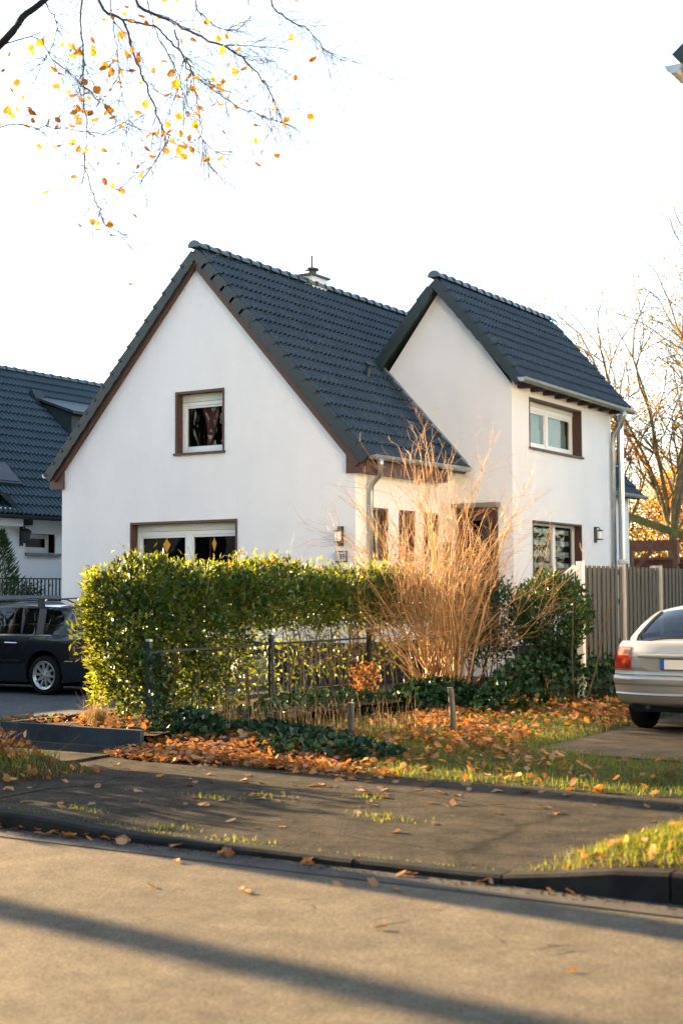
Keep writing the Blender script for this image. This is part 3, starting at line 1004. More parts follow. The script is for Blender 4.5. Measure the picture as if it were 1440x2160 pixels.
# verge tiles: stepped flaps down both rakes of each gable
def verge_tiles(root, ex_, ez_, pitch, sgn, rows, step, y, off, drop=0.165):
    a = math.atan(pitch)
    b = MB()
    b.prism([(0, 0.05), (step + 0.05, 0.025), (step + 0.05, -drop + 0.02), (0.0, -drop)], lambda p, q, d: (p, d, q), -0.03, 0.02)
    b.prism([(-0.004, 0.05), (0.04, 0.05), (0.04, -0.02), (-0.004, -0.02)], lambda p, q, d: (p, d, q), -0.045, -0.0301)
    me = b.mesh('verge_tile', M['verge'])
    up = Vector((-sgn * math.cos(a), 0, math.sin(a)))
    nn = Vector((sgn * math.sin(a), 0, math.cos(a)))
    for r_ in range(rows):
        p = Vector((ex_, y, ez_)) + up * (r_ * step - 0.03) + off
        o = bpy.data.objects.new('verge_tile', me)
        o.matrix_local = Matrix(((up.x, 0, nn.x, p.x), (0, 1, 0, p.y), (up.z, 0, nn.z, p.z), (0, 0, 0, 1)))
        o.parent = root
        COL.objects.link(o)
verge_tiles(roof_o, SX, SZ, mp, 1, RX, ex, ridge_y0 + 0.03, HO)
verge_tiles(roof_o, -19.80, SZ, mp, -1, RX, ex, ridge_y0 + 0.03, HO)
verge_tiles(wing_roof, WSX, WSZ, wpit, 1, RW, ew, wy0 + 0.03, HO)
verge_tiles(wing_roof, -14.9, WZR - (14.9 + XWA) * wpit, wpit, -1, 9, ew, wy0 + 0.03, HO)
# brown barge boards under the verges
bb = HB()
def barge(ex_, ez_, rx_, rz_, y, w, y1=None, t0=0.13):
    a = math.atan2(rz_ - ez_, abs(rx_ - ex_))
    s = 1 if ex_ > rx_ else -1
    n_ = (-s * math.sin(a), -math.cos(a))
    p = [(ex_ + n_[0] * t0, ez_ + n_[1] * t0), (rx_, rz_ - t0 / math.cos(a)), (rx_, rz_ - (t0 + w) / math.cos(a)), (ex_ + n_[0] * (t0 + w), ez_ + n_[1] * (t0 + w))]
    bb.prism(p, lambda a_, b_, d: (a_, d, b_), y, y1)
barge(SX - 0.05, SZ, XA, ZR, 20.905, 0.14, 20.99)
barge(-19.75, SZ, XA, ZR, 20.906, 0.075, 20.991)
bb.build('barge_board', M['brown'], house)
# brown eave boxes
for nm, (x0, x1) in (('l', (-19.76, -19.41)), ('r', (-12.86, -12.44))):
    e = HB()
    if nm == 'r':
        e.box(x0, -12.64, 20.94, 20.985, 3.695, 4.14); e.box(-12.638, x1, 20.94, 20.985, 3.695, 3.93)
    else:
        e.box(-19.57, x1, 20.94, 20.985, 3.695, 4.14); e.box(x0, -19.572, 20.94, 20.985, 3.695, 3.93)
    e.build('eave_box', M['brown'], house)
HB().box(XR + 0.001, -12.46, 20.986, 23.98, 3.70, 4.03).build('eave_fascia', M['brown'], house)
HB().box(XR + 0.012, -12.448, 21.0, 23.99, 3.86, 3.875).build('fascia_batten', M['brown'], house)
HB().box(XR + 0.001, -12.46, 23.982, 24.70, 3.98, 4.03).build('eave_soffit', M['brown'], house)
HB().box(-19.74, XL - 0.001, 20.986, 34.2, 3.70, 4.03).build('eave_fascia', M['brown'], house)
# rafter ends of the wing eave
for i in range(9):
    y = 24.98 + i * 0.60
    rf = HB()
    rf.prism([(XW + 0.003, 5.66), (WSX + 0.02, 5.62), (WSX + 0.02, 5.57), (XW + 0.20, 5.54), (XW + 0.003, 5.55)], lambda a, b_, d: (a, d, b_), y, y + 0.08)
    rf.build('rafter_end', M['rafter'], house)
# gutters
def gutter(name, a, b_, r_, off=HO, parent=None, B=HB):
    a = Vector(a); b_ = Vector(b_)
    d = (b_ - a).normalized(); s = Vector((0, 0, 1)).cross(d).normalized()
    g_ = B()
    sec = []
    for ang in np.linspace(PI, 2 * PI, 9):
        sec.append((math.cos(ang) * r_, math.sin(ang) * r_))
    for ang in np.linspace(2 * PI, PI, 9):
        sec.append((math.cos(ang) * r_ * 0.9, math.sin(ang) * r_ * 0.9))
    n = len(sec)
    for p in (a, b_):
        g_.v += [tuple(p + s * q + Vector((0, 0, 1)) * w_) for q, w_ in sec]
    g_.f += [(i, (i + 1) % n, n + (i + 1) % n, n + i) for i in range(n)]
    # end caps
    for p in (a - d * 0.004, a + d * 0.004, b_ - d * 0.004, b_ + d * 0.004):
        k = len(g_.v)
        g_.v += [tuple(p + s * q + Vector((0, 0, 1)) * w_) for q, w_ in sec[:9]]
        g_.f.append(tuple(k + i for i in range(9)))
    # rolled front lip
    for sg in (1, -1):
        k0 = a + s * (sg * r_); k1 = b_ + s * (sg * r_)
        g_.tube([k0, k1], 0.011, 6)
    return g_.build(name, M['zinc'], parent, off, fix=True)
gutter('gutter', (-12.36, 20.93, 3.99), (-12.36, 24.66, 4.02), 0.075)
gutter('gutter', (-19.86, 20.90, 4.00), (-19.86, 34.3, 4.03), 0.075)
gutter('wing_gutter', (-11.09, 24.37, 5.66), (-11.09, 30.29, 5.63), 0.078)
gutter('gutter', (-12.36, 30.4, 4.02), (-12.36, 34.6, 4.0), 0.075)
# downpipes
HB().tube([(-12.36, 21.25, 3.94), (-12.36, 21.27, 3.84), (-12.42, 21.34, 3.66), (-12.60, 21.38, 3.52), (-12.63, 21.39, 3.38), (-12.63, 21.39, 0.1)], [0.07, 0.055, 0.045, 0.045, 0.045, 0.045], 12).build('downpipe', M['zinc'], house, smooth=True)
HB().tube([(-11.09, 29.68, 5.59), (-11.09, 29.68, 5.46), (-11.19, 29.78, 5.25), (-11.36, 29.83, 5.07), (-11.39, 29.83, 4.9), (-11.39, 29.83, 0.1)], [0.075, 0.055, 0.048, 0.048, 0.048, 0.048], 12).build('downpipe', M['zinc'], house, smooth=True)
# lead flashing where the wing wall meets the main roof
fl = HB()
for (x0, x1) in ((-14.40, -12.40),):
    z0 = SZ + (SX - x0) * mp + 0.06; z1 = SZ + (SX - x1) * mp + 0.06
    fl.add([(x0, YW - 0.012, z0), (x1, YW - 0.012, z1), (x1, YW - 0.012, z1 + 0.10), (x0, YW - 0.012, z0 + 0.10),
            (x0, YW - 0.10, z0 - 0.005), (x1, YW - 0.10, z1 - 0.005)], [(0, 1, 2, 3), (4, 5, 1, 0)])
fl.build('lead_flashing', M['lead'], house, fix=False)
# steel flue and dark pole at the rear corner
HB().lathe((-11.50, 30.58, 0), [(0.075, 1.5), (0.075, 3.6), (0.082, 3.605), (0.082, 3.65), (0.075, 3.655), (0.075, 5.46), (0.10, 5.48), (0.10, 5.6), (0.03, 5.65)], 16).build('flue_pipe', M['steel'], house, smooth=False)
HB().lathe((-11.65, 30.46, 0), [(0.055, 0.0), (0.055, 5.2)], 10).build('dark_pole', M['iron'], house)
# chimney
HB().box(-16.36, -16.02, 24.78, 25.34, 7.2, 8.275).build('chimney', M['render'], house)
chim = [o for o in house.children if o.name.startswith('chimney')][0]
HB().box(-16.42, -15.97, 24.70, 25.42, 8.275, 8.32).build('chimney_cap', M['iron'], chim, HO)
HB().lathe((-16.1, 24.88, 0), [(0.10, 8.32), (0.10, 8.39), (0.15, 8.40), (0.15, 8.44), (0.10, 8.455), (0.04, 8.46), (0.024, 8.465), (0.024, 8.72)], 12).build('chimney_pot', M['iron'], chim, HO)
# vent pipe in the roof
vx = -14.02
vz = SZ + (SX - vx) * mp
HB().tube([(vx, 23.62, vz - 0.05), (vx + 0.05, 23.62, vz + 0.28)], [0.055, 0.055], 10).build('roof_vent', M['verge'], roof_o, HO)
HB().tube([(vx + 0.03, 23.60, vz + 0.26), (vx + 0.06, 23.60, vz + 0.31)], [0.075, 0.085], 10).build('vent_hood', M['verge'], roof_o, HO)

# wall lamps and the number plate
def wall_lamp(o, u, n, label):
    o = Vector(o); u = Vector(u); n = Vector(n)
    e = empty('wall_lamp', o); tag(e, label, 'wall lamp', 'dark lanterns on the white house')
    z0 = Vector((0, 0, 0))
    MB().fbox(z0, u, n, -0.055, 0.055, 0.003, 0.03, -0.17, 0.17).build('back_plate', M['iron'], e)
    c = n * 0.115
    MB().tube([n * 0.03 + Vector((0, 0, 0.14)), n * 0.09 + Vector((0, 0, 0.16)), n * 0.115 + Vector((0, 0, 0.12)), n * 0.115 + Vector((0, 0, 0.10))], 0.012, 6).build('arm', M['iron'], e)
    MB().fbox(z0, u, n, -0.02, 0.02, 0.03, 0.09, -0.12, -0.105).build('bracket', M['iron'], e)
    MB().lathe(c, [(0.058, -0.09), (0.058, 0.075)], 14).build('lamp_glass', M['lampglass'], e, smooth=False)
    MB().lathe(c, [(0.075, 0.076), (0.078, 0.09), (0.02, 0.11)], 14).build('lamp_cap', M['iron'], e)
    MB().lathe(c, [(0.07, -0.115), (0.07, -0.091)], 14).build('lamp_base', M['iron'], e)
wall_lamp((-13.0, YF, 2.61), uF, nF, 'dark lantern wall lamp above the house number plate')
wall_lamp((XW, 28.86, 2.84), uS, nS, 'dark lantern wall lamp between the striped window and the downpipe')
npl = empty('house_number_sign', (-12.99, YF, 2.255))
tag(npl, 'brown framed house number 39 sign with a blue grey box at its left edge', 'number sign')
MB().fbox((0, 0, 0), uF, nF, -0.115, 0.115, 0.003, 0.02, -0.10, 0.10).build('sign_frame', M['plate_b'], npl)
MB().fbox((0, 0, 0), uF, nF, -0.09, 0.09, 0.02, 0.03, -0.075, 0.075).build('sign_board', M['plate_w'], npl)
MB().fbox((0, 0, 0), uF, nF, -0.15, -0.065, 0.02, 0.055, -0.075, 0.065).build('blue_grey_box', M['plate_g'], npl)
tc = bpy.data.curves.new('digits', 'FONT'); tc.body = '39'; tc.size = 0.13; tc.extrude = 0.002; tc.align_x = 'CENTER'
to = bpy.data.objects.new('digits', tc); COL.objects.link(to); to.parent = npl
tc.materials.append(M['ink'])
bpy.context.view_layer.update()
dme = bpy.data.meshes.new_from_object(to.evaluated_get(bpy.context.evaluated_depsgraph_get()))
bpy.data.objects.remove(to); bpy.data.curves.remove(tc)
to = bpy.data.objects.new('digits', dme); COL.objects.link(to); to.parent = npl
to.location = (0.02, -0.033, -0.045); to.rotation_euler = (PI / 2, 0, 0)

# ------------------------------------------------------------------ the neighbour's house, left
nb = empty('neighbour_house', (-24.0, 24.0, 0))
tag(nb, 'neighbouring white house with a steep blue slate tiled roof behind the parked black estate car', 'house')
NO = Vector((24.0, -24.0, 0))
NX = -24.0
NE = (-23.62, 3.46)              # eave of the slope facing us
NRX, NRZ = -28.3, 7.78
npit = (NRZ - NE[1]) / (NE[0] - NRX)
NY0, NY1 = 22.6, 38.0
b = HB()
NW = (24.62, 25.62, 2.61, 3.06)
b.poly([[(NY0, 0), (NY1, 0), (NY1, 3.6), (NY0, 3.6)], rect(*NW)], lambda u, z: (NX, u, z))
b.add([(NX, NY0, 0), (-32.6, NY0, 0), (-32.6, NY0, 3.5), (NRX, NY0, 7.6), (NX, NY0, 3.5)], [(0, 1, 2, 3, 4)])
b.add([(NX, NY1, 0), (-32.6, NY1, 0), (-32.6, NY1, 3.5), (NRX, NY1, 7.6), (NX, NY1, 3.5)], [(0, 1, 2, 3, 4)])
b.add([(-32.6, NY0, 0), (-32.6, NY1, 0), (-32.6, NY1, 3.6), (-32.6, NY0, 3.6)], [(0, 1, 2, 3)])
b.build('wall', M['nrender'], nb, NO, fix=False)
r = HB()
r.prism(slab(NE[0], NE[1], NRX, NRZ, 0, 0), lambda a, q, d: (a, d, q), NY0 - 0.2, NY1 + 0.2)
r.prism(slab(-33.0, NE[1], NRX, NRZ - 0.001, 0, 0), lambda a, q, d: (a, d, q), NY0 - 0.2, NY1 + 0.2)
nroof = r.build('roof', M['verge'], nb, NO)
NT_ = tile_mesh(0.298, 0.42)
nl = math.hypot(NE[0] - NRX, NRZ - NE[1])
NRW = 18
en = (nl - 0.08) / NRW
frn = slope_frame(NE[0], NE[1], 1, npit, NY0 - 0.15)
nt_ = []
for r_ in range(NRW):
    for c in range(50):
        nt_.append(frn @ Matrix.Translation((c * 0.30, r_ * en - 0.03, random.uniform(0, 0.004))))
def keep_n(c):
    # the dormer's footprint is left out
    return not (28.3 < c.y < 30.4 and 5.35 < c.z < 6.35)
lay_tiles(nroof, NO, nt_, NT_, lambda c: True, 280, M['ntile'])
ridge_tiles(nroof, NRX, NRZ + 0.02, NY0 - 0.2, NY1 + 0.2, NO, 0.36)
for o in list(nroof.children):
    if o.name.startswith('ridge_tile'): pass
gutter('gutter', (-23.55, NY0 - 0.2, 3.43), (-23.55, NY1, 3.40), 0.07, NO, nb)
for o in nb.children:
    if o.name.startswith('gutter'): o.data.materials[0] = M['iron']
# shed dormer
dm = HB()
dz = 6.62
def nroof_z(x): return NE[1] + (NE[0] - x) * npit
dx0 = -26.05
dm.add([(dx0, 28.42, nroof_z(dx0)), (dx0, 30.5, nroof_z(dx0)), (dx0, 30.5, 6.45), (dx0, 28.42, 6.45)], [(0, 1, 2, 3)])
for y in (28.42, 30.5):
    dm.add([(dx0, y, nroof_z(dx0)), (dx0, y, 6.45), (-27.3, y, nroof_z(-27.3))], [(0, 1, 2)])
dmo = dm.build('dormer', M['iron'], nb, NO, fix=False)
dr_ = HB()
dr_.prism([(-25.85, 6.42), (-27.45, 6.98), (-27.45, 7.04), (-25.85, 6.50)], lambda a, q, d: (a, d, q), 28.25, 30.65)
dro = dr_.build('dormer_roof', M['verge'], dmo, NO)
# roof window and roof vent
for (y0, y1, x0, x1, nm) in ((23.9, 24.85, -24.35, -24.95, 'roof_window'),):
    q = HB()
    q.prism([(x0, nroof_z(x0) + 0.02), (x1, nroof_z(x1) + 0.02), (x1 + 0.05, nroof_z(x1) + 0.12), (x0 + 0.05, nroof_z(x0) + 0.12)], lambda a, z_, d: (a, d, z_), y0, y1)
    w_ = q.build(nm, M['iron'], nroof, NO)
    q = HB()
    q.prism([(x0 - 0.06 + 0.052, nroof_z(x0 - 0.06) + 0.12), (x1 + 0.06 + 0.052, nroof_z(x1 + 0.06) + 0.12), (x1 + 0.06 + 0.06, nroof_z(x1 + 0.06) + 0.128), (x0 - 0.06 + 0.06, nroof_z(x0 - 0.06) + 0.128)], lambda a, z_, d: (a, d, z_), y0 + 0.07, y1 - 0.07)
    q.build('roof_window_pane', M['carglass'], nroof, NO)
q = HB(); q.prism([(-27.15, nroof_z(-27.15)), (-27.5, nroof_z(-27.5)), (-27.3, nroof_z(-27.3) + 0.32), (-27.0, nroof_z(-27.0) + 0.12)], lambda a, z_, d: (a, d, z_), 28.2, 28.6)
q.build('roof_vent', M['iron'], nroof, NO)
wn_ = window((NX, 0, 0), uS, nS, NW, nb, NO, casing=None, fw=0.06, depth=0.2, sill=False, room=0.8, glass='glass_dim')
HB().fbox((NX, 0, 0), uS, nS, NW[0] - 0.02, NW[1] + 0.14, -0.1, 0.09, 2.53, 2.60).build('sill', M['stone'], wn_, NO)
# entrance porch with small gable
po = HB()
po.prism([(24.24, 3.20), (22.7, 3.20), (22.7, 3.62), (24.24, 3.62)], lambda a, z_, d: (d, a, z_), NX + 0.004, NX + 0.30)
po.build('porch_lintel', M['nrender'], nb, NO)
po = HB()
po.prism([(24.55, 3.36), (23.45, 4.05), (22.35, 3.36), (22.35, 3.24), (23.45, 3.93), (24.55, 3.24)], lambda a, z_, d: (d, a, z_), NX + 0.31, NX - 1.2)
po.build('porch_roof', M['verge'], nb, NO)
HB().box(NX + 0.004, NX + 0.03, 23.0, 23.95, 0.8, 3.05).build('front_door', M['shutterbox'], nb, NO)
# black wall lantern
la = empty('wall_lantern', (NX, 24.47, 3.0)); tag(la, 'black coach lantern on the neighbouring house beside its small window', 'wall lantern')
MB().box(0.002, 0.03, -0.05, 0.05, -0.24, 0.24).build('back_plate', M['iron'], la)
MB().lathe((0.15, 0.0, 0), [(0.05, -0.18), (0.10, -0.13), (0.13, 0.06), (0.15, 0.10), (0.06, 0.16)], 6).build('lantern_body', M['iron'], la)
MB().tube([(0.03, 0, 0.2), (0.1, 0, 0.22), (0.15, 0, 0.15)], 0.014, 6).build('arm', M['iron'], la)
# boundary wall with tile coping, railing on it, pot
bw = empty('boundary_wall', (-20.6, 20.0, 0)); tag(bw, 'dark garden wall with coping tiles behind the black estate car', 'wall')
MB().box(-0.12, 0.12, -5.0, 7.5, -0.1, 1.50).build('wall_face', M['plinth'], bw)
MB().box(-1.1, 0.12, -11.5, -5.004, -0.1, 1.85).build('wall_face', M['plinth'], bw)  # unseen stretch, raised to put the drive in shade
ct = MB().prism([(-0.2, 1.503), (0.0, 1.60), (0.2, 1.503)], lambda a, z_, d: (a, d, z_), 0, 0.24).mesh('coping_tile', M['verge'])
for i in range(46):
    o = bpy.data.objects.new('coping_tile', ct); o.parent = bw; COL.objects.link(o)
    o.location = (0, -4.0 + i * 0.25, random.uniform(-0.004, 0.006))
ra = empty('terrace_railing', (-22.6, 23.2, 0)); tag(ra, 'dark iron bar railing in front of the neighbouring house', 'railing')
MB().bar((0, -1.6, 1.97), (0, 1.22, 1.97), 0.03, 0.03).build('top_rail', M['iron'], ra)
MB().bar((0, -1.6, 1.2), (0, 1.22, 1.2), 0.03, 0.03).build('bottom_rail', M['iron'], ra)
barm = MB().box(-0.012, 0.012, -0.012, 0.012, 1.2, 1.955).mesh('railing_bar', M['iron'])
for i in range(24):
    o = bpy.data.objects.new('railing_bar', barm); o.parent = ra; o.location = (0, -1.55 + i * 0.12, 0); COL.objects.link(o)
MB().box(-1.38, 0.1, -1.7, 6.0, -0.1, 1.19).build('terrace', M['concrete'], ra)
pp = empty('potted_shrub', (-22.95, 23.72, 1.19)); tag(pp, 'dark planter pot with a small shrub behind the iron railing', 'plant pot')
MB().lathe((0, 0, 0), [(0.17, 0.0), (0.24, 0.38), (0.26, 0.40), (0.22, 0.41)], 14).build('pot', M['pot'], pp)
P = rng.normal(0, 0.17, (260, 3)); P[:, 2] = np.abs(P[:, 2]) * 0.9 + 0.40
leaves('foliage', P, rdir(260, 0.6), rdir(260), rng.uniform(.06, .12, 260), rng.uniform(.03, .05, 260), M['darkleaf'], pp)
cf = empty('dark_conifer', (-22.2, 21.95, 1.0)); tag(cf, 'dark green upright evergreen beside the neighbouring front door', 'evergreen shrub')
n = 2600
zz = rng.uniform(0, 1.95, n); aa = rng.uniform(0, 2 * PI, n); rr = (0.46 * (1 - (zz / 2.0) ** 2.2) + 0.05) * np.sqrt(rng.uniform(0.2, 1, n))
P = np.stack([rr * np.cos(aa), rr * np.sin(aa), zz], 1)
D = np.stack([np.cos(aa), np.sin(aa), np.full(n, 1.1)], 1)
leaves('foliage', P, D, rdir(n), rng.uniform(.10, .2, n), rng.uniform(.018, .03, n), M['darkleaf'], cf)
MB().tube([(0, 0, -1.0), (0, 0, 1.2)], [0.05, 0.02], 6).build('trunk', M['bark'], cf)

# ------------------------------------------------------------------ the house at the right edge (only its eave corner shows)
rh = empty('corner_house', (-3.5, 14.5, 0)); tag(rh, 'house at the right edge showing only a gutter end and dark roof corner', 'house')
RO = Vector((3.5, -14.5, 0))
b = HB()
b.box(-3.45, 5.5, 14.5, 26.0, -0.1, 6.75)
b.build('wall', M['render'], rh, RO)
b = HB()
b.prism(slab(-4.55, 7.04, 1.0, 11.5, 0, 0), lambda a, q, d: (a, d, q), 13.72, 26.3)
b.prism(slab(6.45, 6.98, 1.0, 11.499, 0, 0), lambda a, q, d: (a, d, q), 13.95, 26.3)
b.build('roof', M['verge'], rh, RO)
HB().box(-4.40, -3.451, 14.0, 26.2, 6.70, 6.74).build('soffit', M['shutterbox'], rh, RO)
HB().box(-4.43, -4.40, 14.0, 26.2, 6.70, 6.90).build('fascia', M['rafter'], rh, RO)
gutter('gutter', (-4.56, 13.80, 6.96), (-4.56, 26.2, 6.92), 0.085, RO, rh)
HB().tube([(-4.56, 14.2, 6.88), (-4.5, 14.3, 6.7), (-4.1, 14.42, 6.4), (-3.52, 14.46, 6.1), (-3.50, 14.46, 0.1)], 0.05, 10).build('downpipe', M['zinc'], rh, RO)

# ------------------------------------------------------------------ houses across the street (behind the camera, seen mirrored in the panes)
for (x0, x1, hh, lab) in ((-62, -44, 6.6, 'dark brick house across the street, furthest left, mirrored in the panes'), (-41, -24, 6.2, 'dark brick house across the street mirrored in the ground floor window'), (-19, -6, 6.0, 'dark brick house right behind the camera across the street'), (4, 18, 6.4, 'dark brick house across the street to the right behind the camera')):
    e = empty('brick_house', (x0, -13, 0)); tag(e, lab, 'house')
    MB().box(0, x1 - x0, -9, 0, -0.1, hh * 0.55).build('wall', M['brickred'], e)
    MB().prism([(0.5, hh * 0.54), (-4.5, hh + 2.4), (-9.5, hh * 0.54)], lambda a, q, d: (d, a, q), -0.3, x1 - x0 + 0.3).build('roof', M['verge'], e)
    for k in range(4):
        xx = (x1 - x0) * (k + 0.5) / 4
        MB().box(xx - 0.6, xx + 0.6, 0.002, 0.05, 1.0, 2.4).build('window', M['frame'], e)

# ------------------------------------------------------------------ grey slat fence on the right
fe = empty('slat_fence', (-8.1, 19.8, 0)); tag(fe, 'tall taupe vertical slat fence with pale posts behind the silver car', 'fence')
slm = MB().box(-0.004, 0.004, 0.0, 0.118, 0.16, 2.02).mesh('slat', M['slat'])
slm2 = MB().box(-0.004, 0.004, 0.0, 0.118, 0.16, 1.99).mesh('back_slat', M['slat'])
posts = [0.0]
y = 0.0
for k in range(7):
    L = 1.72
    nsl = 9
    for i in range(nsl):
        o = bpy.data.objects.new('slat', slm); o.parent = fe; COL.objects.link(o)
        o.location = (0.024 + random.uniform(-.002, .002), y + 0.07 + i * 0.183, random.uniform(-0.003, 0.002)); o.rotation_euler = (random.uniform(-.004, .004), 0, 0)
        if i < nsl - 1:
            o = bpy.data.objects.new('back_slat', slm2); o.parent = fe; COL.objects.link(o)
            o.location = (-0.055, y + 0.07 + 0.0915 + i * 0.183 + random.uniform(-.012, .012), random.uniform(-0.006, 0.006))
    for z in (1.93, 1.47, 0.86, 0.35):
        MB().box(-0.017, 0.011, y + 0.05, y + L - 0.0, z - 0.045, z + 0.045).build('rail', M['slat'], fe)
    y += L
    posts.append(y)
pm = MB().box(-0.045, 0.05, -0.045, 0.045, -0.1, 2.06).mesh('post', M['fpost'])
for i, yy in enumerate(posts):
    o = bpy.data.objects.new('post', pm if i else MB().box(-0.05, 0.05, -0.05, 0.05, -0.1, 2.08).mesh('post', M['whitepaint'])); o.parent = fe; COL.objects.link(o)
    o.location = (0.0, yy, 0)
MB().bar((-0.05, -0.04, 2.0), (-0.30, -0.10, 1.80), 0.04, 0.09).build('brace', M['whitepaint'], fe)
for (x, y_, z, lab, wd) in ((-11.25, 30.0, 2.33, 'white capped dark garden post beside the steel flue behind the fence', 0.125), (-10.55, 30.0, 2.18, 'smaller white capped garden post right of the steel flue behind the fence', 0.10)):
    e = empty('garden_post', (x, y_, 0)); tag(e, lab, 'post')
    MB().lathe((0, 0, 0), [(wd * 0.85, -0.1), (wd * 0.85, z - 0.10)], 12).build('post_shaft', M['bin'], e)
    MB().lathe((0, 0, 0), [(wd, z - 0.099), (wd * 1.05, z - 0.05), (wd * 0.9, z - 0.01), (0.02, z)], 14).build('post_cap', M['whitepaint'], e)

# pergola / shed behind the house
pg = empty('pergola', (-13.5, 38.0, 0)); tag(pg, 'brown timber pergola with a sloping mossy beam behind the slat fence', 'pergola')
MB().bar((-1.2, 0.0, 3.95), (1.75, -0.3, 2.85), 0.12, 0.20).build('sloping_beam', M['greenbeam'], pg)
MB().bar((-1.0, -0.1, 2.87), (0.75, -0.1, 2.87), 0.10, 0.30).build('beam', M['pergola'], pg)
MB().box(-0.65, -0.45, -0.2, 0.0, -0.1, 2.70).build('timber_post', M['pergola'], pg)
MB().bar((-0.5, -0.1, 2.1), (0.1, -0.1, 2.72), 0.09, 0.10).build('brace', M['pergola'], pg)
MB().box(0.72, 0.86, -0.2, 0.0, -0.1, 3.0).build('timber_post', M['pergola'], pg)
sh = empty('garden_wall', (-13.3, 41.5, 0)); tag(sh, 'dull red brick garden wall beyond the pergola', 'wall')
MB().box(-2.6, 0.9, 0, 0.25, -0.1, 2.55).build('wall_face', M['brickred'], sh)
MB().box(-2.65, 0.95, -0.05, 0.3, 2.551, 2.63).build('wall_coping', M['pergola'], sh)
tp = empty('terracotta_pot', (-10.75, 33.0, 0)); tag(tp, 'wide brown bowl pot raised behind the slat fence', 'plant pot')
MB().lathe((0, 0, 0), [(0.06, -0.1), (0.06, 1.98), (0.16, 2.0), (0.27, 2.25), (0.29, 2.27), (0.24, 2.28)], 14).build('bowl', M['brickred'], tp)

# ------------------------------------------------------------------ cars
def catmull(P, n=6):
    P = [np.array(p, float) for p in P]
    out = []
    for i in range(len(P) - 1):
        p0 = P[max(i - 1, 0)]; p1 = P[i]; p2 = P[i + 1]; p3 = P[min(i + 2, len(P) - 1)]
        for k in range(n):
            t = k / n
            out.append(0.5 * ((2 * p1) + (-p0 + p2) * t + (2 * p0 - 5 * p1 + 4 * p2 - p3) * t * t + (-p0 + 3 * p1 - 3 * p2 + p3) * t ** 3))
    out.append(P[-1])
    return out

